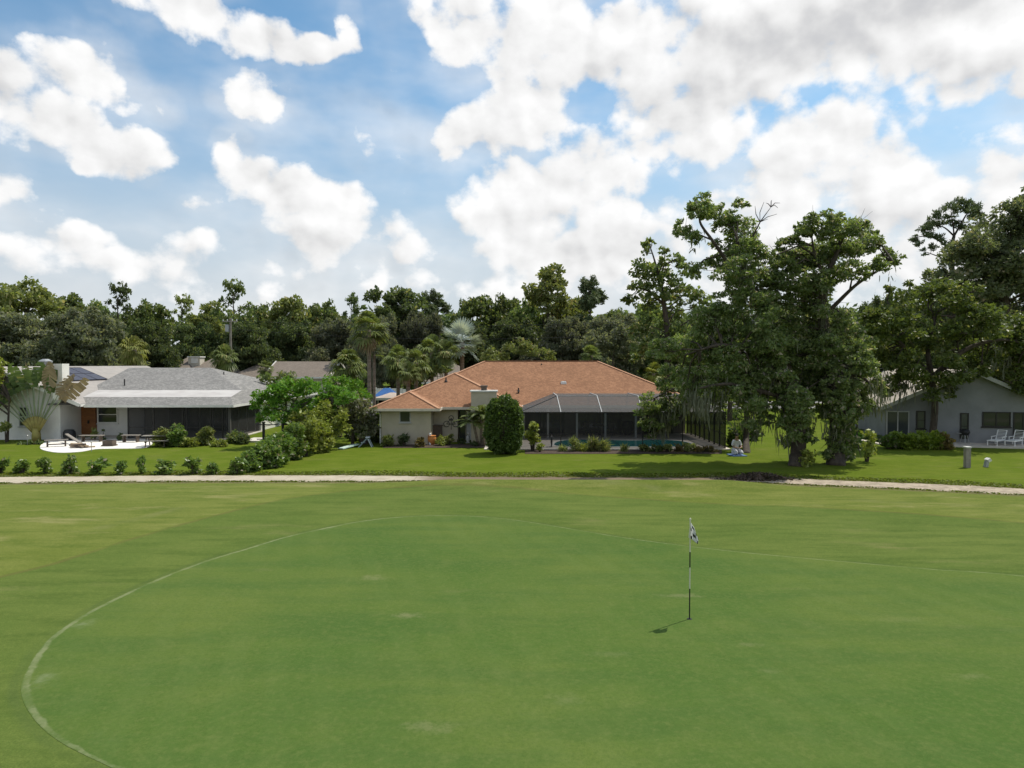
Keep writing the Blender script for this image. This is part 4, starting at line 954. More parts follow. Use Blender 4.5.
# hanging limb in front of the pool belongs to a slim tree beside the pool cage
D3 = 43.2
c3 = [(648,402,12),(643,412,10),(654,414,10),(646,425,9),(652,433,8),(660,405,10),(671,402,12),(680,410,10),(668,390,12),(684,394,11),(676,420,7),(656,424,8),(700,395,13),(712,390,14),(722,398,12),(735,388,15),(745,405,12),(730,376,14)]
ms3 = [(*at(px,py,D3+rng.uniform(-.5,.5))[:3], r, n, ln) for (px,py,r,n,ln) in ((660,415,.35,140,1.9),(655,420,.3,90,1.5),(674,412,.35,60,1.),(690,400,.4,80,1.1),(700,402,.4,70,1.2),(718,405,.4,60,1.))]
b3 = G0(747, 453)
make_tree('slim_moss_hung_tree', 'slim dark tree beside the black cage end with moss hung limbs over the pool', 'tree', b3,
   [([b3 - (0,0,.2)] + tpx([(746,440),(747,420),(745,400),(738,382)], D3 + 1.5), [.26,.2,.18,.15,.09]), (tpx([(745,405),(722,388,-1),(700,384,-1.4),(676,388,-1.5),(655,398,-1.5)], D3 + 1.5), [.12,.1,.08,.06,.03])],
   cpx(c3, D3, .85, .8), 'lf_big', .6, .2, .10, moss=ms3, r0=.05, sub=8, subr=.42)

# --- right: spreading oak before the blue grey house, dull big oak and the pine behind
DR = 46.2
cR = [(880,325,22),(866,330,14),(905,305,24),(930,296,22),(895,350,24),(872,352,16),(940,335,28),(970,325,26),(990,350,22),(918,366,22),(950,372,20),(893,374,14),(888,388,10),(936,392,14),(926,382,12),(975,362,18),(1010,330,22),(1015,360,16),(910,330,24),(958,300,20),(1002,382,9),(1018,386,9),(1032,390,12),(968,376,9),(948,388,9),(1005,372,12),(1022,374,13),(985,370,8),(1035,345,24),(900,385,9)]
msR = [(*at(px,py,DR+rng.uniform(-1,1))[:3], r, n, ln) for (px,py,r,n,ln) in ((885,385,.5,90,1.5),(895,385,.5,60,1.2),(930,395,.5,60,1.2),(1000,360,.6,60,1.),(960,375,.6,50,1.))]
bR = G0(932, 446.)
bR = np.array([X(932, DR), DR, 0.])
make_tree('spreading_oak_tree', 'light green spreading oak standing in front of the blue grey house', 'tree', bR,
   [([bR - (0,0,.2)] + tpx([(933,430),(935,405),(932,378),(928,350),(935,322)], DR), [.26,.22,.2,.18,.14,.06]), (tpx([(932,378),(908,350,-.6),(885,330,-.8)], DR), [.18,.13,.05]), (tpx([(932,378),(965,350,-.6),(1000,340,-.8),(1030,345,-.8)], DR), [.2,.15,.1,.05])],
   wisps(cpx(cR, DR, .92), 2), 'lf_big2', .52, .24, .125, 'bark', moss=msR, sub=10, subr=.4)
DO = 70.
cO = [(1002,228,24),(1020,214,18),(985,250,26),(1012,256,30),(962,272,24),(936,290,20),(994,285,30),(1024,290,28),(1045,240,30),(915,305,16),(1052,300,36),(970,310,28),(1016,325,30),(950,325,24),(990,345,28),(1005,365,26),(975,350,22),(1030,360,26),(1060,200,26),(905,325,16),(960,250,12),(1045,350,30),(920,345,20),(1078,260,34)]
bO = np.array([X(1010, DO), DO, Z(0, DO)])
make_tree('big_oak_tree', 'biggest dull green oak towering behind the blue grey house', 'tree', bO,
   [([bO - (0,0,.2)] + tpx([(1010,370),(1008,330),(1005,290),(1010,250)], DO), [.8,.65,.5,.35,.12])], wisps(cpx(cO, DO, .97, 3.), 2), 'lf_dull', .55, .36, .19, sub=11, subr=.38, r0=.12)
DP = 76.
pads = [(925,229,6),(931,226,6),(914,238,5),(919,244,4),(936,222,7),(929,235,5),(950,211,8),(942,216,7),(963,205,8),(972,206,7),(978,213,7),(968,214,6),(955,222,6),(940,238,5),(925,252,4),(948,244,5),(978,226,5),(933,247,4),(962,228,4),(985,222,4)]
bP = np.array([X(951, DP), DP, Z(0, DP)])
make_tree('tall_pine_tree', 'flat topped pine with bare crooked limbs against the cloud at the right', 'pine', bP,
   [([bP - (0,0,.2)] + tpx([(951,360),(951,310),(952,270),(951,250),(954,236)], DP), [.4,.34,.3,.26,.22,.15]),
    (tpx([(951,250),(938,240),(926,236),(914,238)], DP), [.13,.1,.07,.03]), (tpx([(954,236),(945,228),(935,224)], DP), [.1,.07,.03]), (tpx([(954,236),(962,222),(968,212),(974,206)], DP), [.12,.09,.06,.03]), (tpx([(952,255),(965,236),(980,224)], DP), [.11,.08,.03]), (tpx([(954,236),(953,224),(951,212)], DP), [.09,.06,.03]), (tpx([(951,262),(937,256),(926,252)], DP), [.1,.06,.03])],
   cpx(pads, DP, 1., .8), 'lf_pine', .7, .42, .10, r0=.05, sub=8, subr=.45, droop=-.1)

# --- the wood beyond the street: six kinds built once, copied with their own size and colour
def ell_clumps(n, w, h0, h1, r, seed, top=1.):
    g = np.random.default_rng(seed); out = []
    for i in range(n):
        u = g.random(); z = h0 + (h1 - h0) * u; prof = math.sin(pi * min(1, .18 + .74 * u)) ** top
        a = g.random() * 2 * pi; q = math.sqrt(g.random()) * w * prof
        out.append((q * cos(a), q * sin(a), z, r * (.7 + .6 * g.random()) * (.75 + .35 * prof)))
    return out
def variant(name, cat, n, w, h0, h1, r, seed, dens, L, W, leaf, top=1., sub=8, trunkr=.4, subr=.42, bark='bark'):
    cl = ell_clumps(n, w, h0, h1, r, seed, top)
    return make_tree(name, 'x', cat, (0,0,0), [([(0,0,-.8),(.1,.1,h0*.6),(0,.2,(h0+h1)/2),(.2,0,h1*.92)], [trunkr,trunkr*.8,trunkr*.5,.06])], cl, leaf, dens, L, W, bark, sub=sub, subr=subr, r0=.1, share=.6)
VAR = {
 'broad': (variant('woodland_tree', 'tree', 30, 5.6, 4., 16.6, 1.9, 1, .55, .62, .36, 'lf_oak'), 18., 7.),
 'round': (variant('woodland_tree', 'tree', 28, 5.2, 5., 16.4, 2.1, 2, .6, .62, .36, 'lf_oak', .7), 18., 7.),
 'tall':  (variant('woodland_tree', 'tree', 26, 3.6, 6., 17.2, 1.5, 3, .5, .58, .34, 'lf_oak', .8, 8, .35), 18., 5.),
 'open':  (variant('woodland_tree', 'tree', 24, 3.9, 8., 17.4, 1.15, 4, .42, .55, .30, 'lf_oak', .7, 7, .3, .4), 18., 5.),
 'pine':  (variant('slender_pine_tree', 'pine', 17, 2.6, 10.5, 17.6, .95, 5, .55, .6, .16, 'lf_pine', .6, 8, .26, .45), 18., 3.4),
 'moss':  (variant('grey_oak_tree', 'tree', 40, 7.2, 2.0, 12., 2.0, 6, .6, .5, .24, 'lf_oak_grey', .6, 9, .5), 13.5, 8.8),
}
used = set()
def wood(kind, px, ptop, hw, d, leaf, label, group):
    root, h0, w0 = VAR[kind]; x = X(px, d); zb = Z(x, d); top = 5.4 + (364 - ptop) * d / F
    s = (hw * d / F / w0) * (1. if kind in ('pine', 'open', 'moss') else 1.2); sz = (top - zb) / h0; loc = (x, d, zb); rz = rng.uniform(0, 6.28)
    if kind in used: o = dup(root, loc, label, rz, (s, s, sz), group)
    else: used.add(kind); o = root; o.location = loc; o.rotation_euler = (0,0,rz); o.scale = (s, s, sz); o['label'] = label; o['group'] = group
    o['category'] = 'pine' if kind == 'pine' else 'tree'
    for c in o.children:
        if c.name.startswith('crown') and leaf: c.material_slots[0].link = 'OBJECT'; c.material_slots[0].material = M[leaf]
    return o
WG = 'trees of the wood beyond the houses'
wood('broad', 26, 275, 38, 100, 'lf_light', 'light green broad crown at the left edge above the traveller palm', WG)
wood('tall', 72, 294, 22, 108, 'lf_oak', 'small rounded crown between the light left tree and the dark pine like crown', WG)
wood('round', -20, 284, 36, 104, 'lf_oak', 'dark crown cut by the left edge of the photo', WG)
wood('open', 119, 282, 20, 106, 'lf_dark', 'darkest loose crown high above the solar panel', WG)
wood('round', 92, 297, 18, 114, 'lf_oak', 'low crown just left of the darkest loose one', WG)
wood('broad', 151, 297, 24, 108, 'lf_oak', 'broad mid green crown above the grey shingle roof ridge', WG)
wood('open', 183, 294, 18, 112, 'lf_light', 'see through light crown left of the utility pole', WG)
wood('tall', 209, 302, 20, 114, 'lf_light', 'low pale crown just left of the tall crown by the utility pole', WG)
wood('open', 234, 279, 21, 100, 'lf_oak', 'tall irregular crown standing highest above the utility pole', WG)
wood('broad', 262, 300, 22, 114, 'lf_oak', 'low crown just right of the tall crown by the utility pole', WG)
wood('round', 291, 294, 27, 110, 'lf_light', 'rounded lighter crown above the cream gabled house', WG)
wood('broad', 325, 297, 24, 112, 'lf_oak', 'mid green crown between the rounded lighter one and the tall fan palm', WG)
wood('open', 352, 293, 16, 116, 'lf_dark', 'thin purplish dark crown left behind the tall fan palm', WG)
wood('round', 393, 283, 38, 98, 'lf_dark', 'largest dark dome shaped crown behind the tall fan palm', WG)
wood('pine', 433, 286, 18, 104, 'lf_pine', 'slender pine over the silver palm', WG)
wood('round', 473, 293, 27, 112, 'lf_oak', 'rounded green crown just right of the slender pine', WG)
wood('broad', 506, 291, 26, 114, 'lf_oak', 'broad green crown above the left end of the orange ridge', WG)
wood('tall', 548, 265, 27, 104, 'lf_light', 'tallest light crown above the middle of the orange roof', WG)
wood('broad', 527, 296, 22, 108, 'lf_oak', 'lower crown leaning on the left of the tallest light one', WG)
wood('pine', 589, 272, 19, 100, 'lf_pine', 'bushy topped pine right of the tallest light crown', WG)
wood('round', 570, 294, 25, 112, 'lf_light', 'rounded pale crown between the tallest light one and the bushy pine', WG)
wood('broad', 616, 305, 24, 112, 'lf_oak', 'low crown between the bushy pine and the loose crowned tree', WG)
wood('broad', 645, 300, 30, 116, 'lf_oak', 'crown seen through the loose crowned tree', WG)
MG = 'dense grey green oaks behind the houses'
for (px, pt, hw, d, leaf, lab) in (
  (18, 312, 62, 80, 'lf_oak_grey', 'grey green spreading oak behind the traveller palm'),
  (84, 308, 56, 78, 'lf_oak_grey', 'grey green spreading oak behind the solar panel roof'),
  (150, 322, 36, 90, 'lf_dark', 'dark low oak behind the ridge of the grey shingle roof'),
  (196, 322, 34, 98, 'lf_dark', 'dark low oak behind the louvred chimney'),
  (247, 322, 36, 98, 'lf_dark', 'dark low oak behind the utility pole'),
  (292, 318, 36, 106, 'lf_dark', 'dark low oak behind the brown gabled roof'),
  (338, 318, 36, 104, 'lf_oak_grey', 'grey oak just left behind the tall fan palm'),
  (378, 312, 34, 92, 'lf_oak_grey', 'grey oak just right behind the tall fan palm'),
  (424, 312, 34, 94, 'lf_oak_grey', 'grey oak just left behind the silver palm'),
  (470, 322, 30, 102, 'lf_dark', 'dark oak just right behind the silver palm'),
  (514, 318, 40, 98, 'lf_dark', 'dark oak behind the left end of the orange ridge'),
  (566, 316, 44, 94, 'lf_oak_grey', 'grey oak behind the middle of the orange ridge'),
  (614, 314, 46, 90, 'lf_oak_grey', 'grey oak behind the right end of the orange ridge'),
  (668, 320, 42, 94, 'lf_dark', 'dark oak behind the loose crowned tree'),
  (722, 312, 44, 96, 'lf_dark', 'dark oak glimpsed behind the leaning tree'),
  (778, 312, 40, 98, 'lf_oak_grey', 'grey oak glimpsed between the two tall trees'),
  (832, 308, 42, 94, 'lf_dark', 'dark oak glimpsed behind the vine clad tree'),
  (882, 296, 38, 96, 'lf_dark', 'dark oak below the long reaching limb'),
  (938, 318, 46, 90, 'lf_dark', 'dark oak under the flat topped pine'),
  (1000, 312, 50, 92, 'lf_oak_grey', 'grey oak behind the biggest dull green oak'),
  (1062, 316, 50, 88, 'lf_oak_grey', 'grey oak cut by the right edge of the photo')):
    wood('moss', px, pt, hw, d, leaf, lab, MG)
# the far wood that closes the gaps, as one mass
cl = []
for i in range(200):
    d = rng.uniform(118, 150); px = rng.uniform(-260, 1280); top = 5.4 + (364 - (306 + rng.uniform(0, 14))) * d / F
    for q in range(2): cl.append((X(px, d) + rng.normal() * 2, d + rng.normal() * 2, top - 2.6 - q * 5.5 - rng.random() * 2, 3.4))
V = clump_leaves(cl, .42, .95, .55, 7, .45)
fw = quads_mesh('far_forest', V, M['lf_dark'], (0, 130, 0)); tag(fw, 'far dark wood closing the view beyond the houses', 'forest', kind='stuff')

# ------------------------------------------------------------------ palms
def fan_quads(R_, n, lo, hi, seg=15, spread=105, hub=.48, wid=.10, fall=.25, c=(0,0,0), planar=None):
    out = []; c = np.array(c, float)
    for i in range(n):
        a = rng.random() * 2 * pi if planar is None else (planar[0] if i % 2 else planar[1]) + rng.normal() * .25
        e = R(lo + (hi - lo) * (i + rng.random()) / n); d = np.array([cos(a)*cos(e), sin(a)*cos(e), sin(e)])
        s = np.cross(d, (0,0,1.)); s /= np.linalg.norm(s) + 1e-6; up = np.cross(s, d)
        rr = R_ * (.85 + .3 * rng.random()); h = c + d * rr * hub - np.array([0,0,fall * .25 * rr * cos(e)])
        out.append(np.stack([c - s*.02, c + s*.02, h + s*.02, h - s*.02]))
        for k in range(seg):
            f = R(-spread + 2 * spread * (k + .5) / seg); v = d * cos(f) + s * sin(f) + up * (.10 * (k % 2))
            L = rr * (1 - hub) * (1 - .25 * abs(f) / 2); side = -d * sin(f) + s * cos(f); w_ = L * math.tan(R(spread) / seg) * 1.15
            m_ = h + v * L * .6; tip = h + v * L - np.array([0,0,fall * L]); 
            out.append(np.stack([h, m_ + side * w_ * .55, tip, m_ - side * w_ * .55]))
    return np.array(out)
def palm(name, label, px, py, d, rp, leaf, n=34, lo=-45, hi=85, tr=.16, group=None, zb=None, skirt=0, lean=0., wid=.1, fall=.3, seg=13, hub=.48, cat='palm'):
    c = at(px, py, d); zb = Z(c[0], d) if zb is None else zb; b_ = np.array([c[0] + lean, d, zb]); o = thing(name, label, cat, b_, group)
    t_ = MB(); P, Rr = dense_trunk([b_ - (0,0,.1), b_ + (c - b_) * .5 + (lean * .1, 0, 0), c - (0,0,.05)], [tr * 1.25, tr, tr * 1.1]); t_.tube(P, Rr, 9); t_.build('trunk', M['palm_bark'], o, b_, smooth=True)
    Rm = rp * d / F
    quads_mesh('crown', fan_quads(Rm, n, lo, hi, seg, c=c, fall=fall, hub=hub), M[leaf], b_, o)
    if skirt: quads_mesh('dead_fronds', fan_quads(Rm * .8, skirt, -85, -25, 9, 60, c=c - (0,0,.15), fall=.5), M['lf_dead'], b_, o)
    return o
palm('fan_palm', 'tallest fan palm with shaggy drooping fronds left of the orange roof', 369, 329, 56, 24, 'lf_palm', 36, -35, 85, .15, zb=0., skirt=10, fall=.35)
o = palm('fan_palm', 'bare trunked fan palm close beside the tallest one', 374, 352, 57, 13, 'lf_palm', 16, -40, 60, .12, zb=0.)
palm('silver_palm', 'silver blue fan palm behind the orange roof', 462, 342, 66, 24, 'lf_silver', 34, -50, 88, .2, seg=18, fall=.02, hub=.42)
for (px, py, d, r, leaf, lab) in ((348,365,60,18,'lf_palm','olive palm left of the tallest fan palm'),(398,360,62,16,'lf_palm','olive palm just right of the tallest fan palm'),(416,362,60,15,'lf_palm','short olive palm above the white fence'),(432,352,66,19,'lf_palm','olive palm touching the left of the silver palm'),(446,352,64,15,'lf_palm','olive palm just in front of the silver palm'),(408,372,58,12,'lf_palm','lowest olive palm above the orange hip')):
    palm('sabal_palm', lab, px, py, d, r * 1.18, leaf, 40, -60, 85, .16, 'olive palms left behind the orange roof', zb=0., fall=.45, skirt=4)
palm('sabal_palm', 'yellow green round palm beyond the ridge of the grey shingle roof', 134, 349, 74, 17, 'lf_palm_y', 50, -75, 85, .2, skirt=6, fall=.5)
palm('sabal_palm', 'dusty round palm beside the louvred chimney', 225, 357, 74, 16, 'lf_palm', 50, -75, 85, .2, skirt=6, fall=.5)
palm('sabal_palm', 'small grey green palm before the brown roofs', 266, 368, 72, 10, 'lf_palm', 40, -70, 85, .14, fall=.4)
palm('sabal_palm', 'pale green palm top peeping over the orange ridge', 591, 355, 72, 13, 'lf_palm', 44, -20, 85, .18, fall=.3)
palm('sabal_palm', 'bright yellow green palm by the right slope of the orange roof', 654, 373, 62, 13, 'lf_gold', 40, -50, 85, .16, fall=.35)

def feather(nf, L, lo, hi, c, droop=.9, ll=.3, nl=26, wd=.035):
    out = []; c = np.array(c, float)
    for i in range(nf):
        a = 2 * pi * i * .381966 + rng.normal() * .2; e = R(lo + (hi - lo) * rng.random()); l = L * (.8 + .35 * rng.random())
        d = np.array([cos(a)*cos(e), sin(a)*cos(e), sin(e)]); s = np.array([-sin(a), cos(a), 0])
        def pt(u): return c + d * l * u + np.array([cos(a), sin(a), 0]) * .15 * l * u * u - np.array([0,0,droop * l * .5 * u ** 2.2])
        for k in range(nl):
            u = .12 + .88 * k / nl; p = pt(u); tg = pt(min(1, u + .05)) - p; tg /= np.linalg.norm(tg); q = ll * l * math.sin(pi * (.15 + .8 * u)) * .75
            for sg in (-1, 1):
                v = s * sg * .8 + tg * .6 + np.array([0,0,-.25 + .3 * rng.random()]); v /= np.linalg.norm(v); m_ = p + v * q * .5
                out.append(np.stack([p, m_ + tg * wd, p + v * q - (0,0,.04), m_ - tg * wd]))
        for k in range(5):
            p, q = pt(k / 5), pt((k + 1) / 5); out.append(np.stack([p - s*.018, p + s*.018, q + s*.015, q - s*.015]))
    return np.array(out)
pb = np.array([X(481, 46.3), 46.3, 0.]); o = thing('date_palm', 'feathery date palm in front of the chimney', 'palm', pb)
t_ = MB(); 
for (dx, dy, h, ) in ((0,0,2.1),(-.5,.2,1.55),(.35,-.2,1.75)): t_.tube([pb + (dx*.3,dy*.3,-.1), pb + (dx*.8,dy,h*.6), pb + (dx,dy,h)], [.10,.09,.10], 8)
t_.build('trunk', M['palm_bark'], o, pb, smooth=True)
quads_mesh('crown', np.concatenate([feather(24, 1.2, 0, 80, pb + (dx,dy,h), ll=.28) for (dx,dy,h) in ((0,0,2.1),(-.5,.2,1.55),(.35,-.2,1.75))]), M['lf_palm'], pb, o)

# traveller's palm at the left house: a flat fan of stems with torn blades
fb_ = np.array([X(35, 48.9), 48.9, 0.]); o = thing('traveller_palm', 'great fan shaped palm with pale stalks against the white house', 'palm', fb_)
st = MB(); bs = MB(); Vg = []; Vd = []
bs.tube([fb_ - (0,0,.1), fb_ + (0,0,.45), fb_ + (0,0,.9)], [.3,.28,.22], 9)
nst = 17
for i in range(nst):
    a = R(-45 + 80 * i / (nst - 1)); L = 3.15 - .6 * abs(a) + rng.normal() * .12; dv = np.array([sin(a), .05 * (i % 3 - 1), cos(a)])
    p0 = fb_ + np.array([.22 * sin(a), 0, .35 + .35 * cos(a)]); p1 = p0 + dv * L * .45; p2 = p0 + dv * L + np.array([sin(a) * .15, 0, 0])
    st.tube([p0, p1, p2], [.075,.045,.03], 6); bs.tube([p0 - dv*.1, p0 + dv*.5, p0 + dv*1.05], [.11,.095,.06], 6)
    if i in (3, 9, 14): lf = 1.6
    bend = rng.normal() * .25 + .2 * sin(a); rb = rng.random(); lf = 1.5 + .8 * rng.random(); brown = a > R(10) and rng.random() < .75 or rng.random() < .10; n = 14
    tgt = Vd if brown else Vg
    for k in range(n):
        u0 = k / n; w_ = .52 * (math.sin(pi * min(1., .12 + .86 * u0)) ** .7)
        def spn(u): return p2 + dv * lf * u + np.array([bend * lf * u * u * .6, .1*sin(i)*u, -(.05 + .4 * rb * rb) * lf * u * u * (1 + abs(a))])
        p, q = spn(u0), spn(u0 + 1/n); mid = (p + q) / 2; sd_ = np.array([cos(a), .9 * sin(i * 2.1), -sin(a)]); sd_ /= np.linalg.norm(sd_)
        for sg in (-1, 1):
            if rng.random() < .10: continue
            dr_ = np.array([0, 0, -.18 - .25 * rng.random()]) * w_ * (2.2 if brown else 1)
            tgt.append(np.stack([p, q, q + sd_ * sg * w_ + dr_ + dv * .08, p + sd_ * sg * w_ + dr_ + dv * .05]))
st.build('stalk', M['petiole'], o, fb_, smooth=True); bs.build('trunk', M['petiole_base'], o, fb_, smooth=True)
quads_mesh('foliage', np.array(Vg), M['lf_fan'], fb_, o); quads_mesh('dead_foliage', np.array(Vd), M['lf_dead'], fb_, o)
c = cpx([(6,364,12),(16,368,10),(-2,368,12),(24,366,8),(0,388,13),(8,382,14),(14,392,12),(2,396,12),(20,376,9),(4,372,9),(28,378,8)], 51.5, 1., .4); b_ = np.array([X(8,51.5), 51.3, 0.])
# (stands against the wall, in front of it)
c = [(x, 48.6 + rng.uniform(-.3,.3), z, r) for (x, y, z, r) in c]; b_ = np.array([X(6,48.6), 48.6, 0.])
make_tree('croton_tree', 'yellow and green leaved small tree cut by the left edge beside the fan shaped palm', 'tree', b_, [([b_ - (0,0,.1), b_ + (.1,0,1.6), b_ + (.2,0,3.)], [.09,.07,.04])], c, 'lf_gold', .6, .3, .15)

# ------------------------------------------------------------------ shrubs
def shrub(name, label, x, y, w_, h, leaf, L=.2, W=.1, dens=.6, group=None, cat='shrub', n=9, dpt=None, z0=None, sub=7, low=.12, seed=None, upright=0.):
    zb = Z(x, y) if z0 is None else z0; b_ = np.array([x, y, zb]); o = thing(name, label, cat, b_, group); dpt = dpt or w_; cl = []
    r = min(w_, dpt, h * 1.2) * .24
    for i in range(n):
        a = rng.random() * 2 * pi; q = math.sqrt(rng.random()); zz_ = low + (1 - low) * rng.random(); k = math.sqrt(max(.15, 1 - max(0., zz_ - .35) ** 2 * 1.6))
        cl.append((x + (w_/2 - r) * q * cos(a) * k, y + (dpt/2 - r) * q * sin(a) * k, zb + max(r * .7, (h - r) * zz_), r * (.8 + .5 * rng.random())))
    t_ = MB()
    for c in cl[:7]: t_.tube([(x + (c[0]-x)*.25, y + (c[1]-y)*.25, zb - .05), ((x+c[0])/2, (y+c[1])/2, zb + (c[2]-zb)*.5), c[:3]], [.03 + .012*h, .022 + .006*h, .01], 5)
    t_.build('stem', M['bark'], o, b_); quads_mesh('foliage', clump_leaves(cl, dens, L, W, sub, .5, .1 - upright), M[leaf], b_, o); return o
# row of young shrubs along the path
HG = 'young shrubs in the row along the cart path'
ords = ['first','second','third','fourth','fifth','sixth','seventh','eighth','ninth','tenth','eleventh']
kinds = []
for i, (px, h, wd_) in enumerate(((1,.78,.7),(22,.70,.78),(46,.82,.95),(71,.88,.85),(98,.8,1.02),(122,.72,.72),(142,.92,.7),(166,.70,.98),(193,.90,.85),(213,.62,.72),(236,.85,1.05))):
    p = G0(px, 474.3); lab = ords[i] + ' young shrub from the left edge in the row along the cart path'
    if i < 4: kinds.append((shrub('hedge_shrub', lab, p[0], p[1], wd_, h, 'lf_hedge', .16, .08, .5, HG, n=8, sub=6), wd_, h))
    else:
        rt, w0, h0 = kinds[i % 4]; dup(rt, p, lab, rng.uniform(0, 6), (wd_/w0, wd_/w0, h/h0), HG)
# the boundary hedge running back from the path
for i, (px, py, w_, h, leaf, lab) in enumerate(((252,472,1.3,1.0,'lf_hedge','low front end of the boundary hedge nearest the path'),(263,469,1.6,1.35,'lf_hedge','glossy shrub second from the front in the boundary hedge'),(273,467,1.7,1.7,'lf_hedge','glossy shrub with pale flowers midway along the boundary hedge'),(284,464,1.8,1.9,'lf_hedge','deep green shrub behind the flowering one in the boundary hedge'),(296,459,1.9,2.0,'lf_hedge','shrub of the boundary hedge beneath the golden one'),(306,456,1.7,2.1,'lf_gold','yellow green feathery shrub toward the back of the boundary hedge'),(318,452,1.9,2.4,'lf_gold','tall golden shrub at the back of the boundary hedge'))):
    p = G0(px, py); shrub('hedge_shrub', lab, p[0], p[1], w_, h, leaf, .2, .1, .6, 'shrubs of the boundary hedge', n=12, dpt=w_*1.1)
# thicket between the two houses
def small_tree(name, label, px, d, clumps, leaf, L, W, dens, tr=.1, pxl=None, dj=.8, cat='tree', bark='bark', sub=9):
    b_ = np.array([X(px, d), d, 0.]); cl = cpx(clumps, d, 1., dj); top = max(c[2] for c in cl)
    return make_tree(name, label, cat, b_, [([b_ - (0,0,.1), b_ + (.05,0,top*.35), b_ + (.1,0,top*.75)], [tr*1.3, tr, tr*.4])], cl, leaf, dens, L, W, bark, r0=.05, sub=sub)
small_tree('flame_tree', 'bright green tree with flat spreading layers between the two houses', 292, 45.5, [(262,398,9),(275,392,11),(290,387,12),(305,389,12),(320,394,11),(268,408,9),(282,403,12),(300,402,13),(318,406,12),(262,418,6),(278,418,9),(335,393,11),(345,399,9),(294,414,10),(310,417,10),(255,405,5),(330,406,10)], 'lf_bright', .26, .10, .55, .12)
small_tree('golden_bush', 'golden green bushy tree behind the boundary hedge', 318, 44.6, [(306,420,12),(322,415,13),(335,424,12),(312,432,11),(328,436,11),(300,430,9),(342,414,9),(296,418,8)], 'lf_gold', .26, .09, .5, .08)
small_tree('oleander', 'grey green oleander with pale flower specks at the left of the orange roofed house', 352, 46.6, [(340,408,11),(352,404,12),(364,408,10),(345,420,11),(358,418,12),(368,422,10),(338,420,9),(333,410,9),(372,412,6),(350,430,9),(366,432,7),(373,430,7)], 'lf_oleander', .22, .08, .6, .1)
small_tree('oleander_dark_base', 'dark leaf mass added as the shaded underside of the oleander', 360, 48.6, [(343,428,9),(352,436,8),(366,436,8),(374,432,8),(336,430,8),(372,420,9),(376,440,6),(330,438,7)], 'lf_dark', .24, .12, .7, .1)  # dark leaves put in for the oleander's shaded underside
small_tree('lime_shrub_tree', 'lime green tuft of a tree behind the flat spreading one', 340, 52, [(344,384,10),(355,388,9),(330,383,8),(362,396,8),(350,396,10)], 'lf_bright', .26, .1, .5, .1)
small_tree('back_garden_tree', 'mid green rounded tree above the spreading layers near the cream gable', 285, 62, [(272,384,8),(284,379,9),(296,384,8),(280,390,8),(266,378,6)], 'lf_oak', .3, .15, .6, .12)
for (px, d, cl, leaf, lab) in (
    (352, 63, [(345,376,10),(358,380,11),(338,384,9),(350,390,10)], 'lf_oak', 'olive green bushy tree at the foot of the tallest fan palm'),
    (424, 64, [(405,380,8),(418,377,9),(430,374,10),(442,370,9),(412,386,7)], 'lf_oak', 'olive green bushy tree under the olive palms'),
    (730, 66, [(700,360,16),(720,345,16),(745,360,16),(730,376,12),(710,380,10)], 'lf_oak', 'leafy tree behind the right end of the pool cage'),
    (612, 80, [(600,345,14),(620,340,14),(640,350,14),(628,358,10)], 'lf_oak_grey', 'grey green small tree just above the right of the orange ridge'),
    (510, 84, [(505,352,10),(520,348,10),(535,352,10),(490,356,9),(548,356,8)], 'lf_light', 'light green low tree just above the left of the orange ridge')):
    small_tree('garden_tree', lab, px, d, cl, leaf, .4, .2, .5, .2, dj=1.5)
# clipped egg shaped bush
tb = G0(504, 453.5); o = thing('topiary_bush', 'tall clipped egg shaped dark bush in front of the orange roofed house', 'shrub', tb)
n = 15000; e = rng.normal(size=(n,3)); e /= np.linalg.norm(e, axis=1)[:,None]
h = 3.45; w_ = 1.13; lump = 1 + .065*np.sin(e[:,0]*9+1)*np.sin(e[:,2]*8) + .03*np.sin(e[:,1]*15+e[:,2]*11)
rr = (lump * (.9 + .12 * rng.random(n) + np.where(rng.random(n) < .05, .12 * rng.random(n), 0)))[:,None]
sh_ = np.sign(e) * np.abs(e) ** .78
P = tb + (0,0,h/2) + sh_ * rr * np.array([w_, w_, h/2 * .98]); P = P[P[:,2] > .03]
en = (P - tb - (0,0,h/2)); en /= np.linalg.norm(en, axis=1)[:,None]
quads_mesh('foliage', leaves(P, .15, .085, .1, en * .7), M['lf_topiary'], tb, o)
t_ = MB(); prof = [(.1,-.05),(.12,.2)] + [(w_*.82*math.sin(pi*u)**.6, .2+(h-.4)*u) for u in np.linspace(.06,.94,9)] + [(.05,h-.2)]
t_.lathe(tb, prof, 14); t_.build('stem', M['bark'], o, tb, smooth=True)
# small plants by the house and the pool
def sp(label, px, py, w_, h, leaf, **kw):
    p = G0(px, py); nm = kw.pop('name', 'garden_plant'); return shrub(nm, label, p[0], p[1], w_, h, leaf, kw.pop('L',.18), kw.pop('W',.08), kw.pop('dens',.5), cat='plant', **kw)
sp('variegated plant at the left corner of the orange roofed house', 387, 446.5, 1.1, .95, 'lf_light', n=7)
sp('dark spiky plant under the small window of the orange roofed house', 404, 446, .9, .9, 'lf_dark', n=5, L=.3, W=.06)
sp('reddish low shrub under the front corner of the orange roofed house', 419, 447, 1.0, .65, 'lf_red', n=7)
sp('yellow green low shrub in the recess beside the terracotta pot', 441, 445.5, 1.0, .75, 'lf_gold', n=7); sp('yellow green low shrub beneath the wall ornament', 450, 445, 1.0, .8, 'lf_light', n=7)
sp('small dark plant by the door left of the date palm', 462, 444.5, .7, .5, 'lf_dark', n=5); sp('low dark plant at the foot of the date palm', 476, 446, .9, .4, 'lf_dark', n=6)
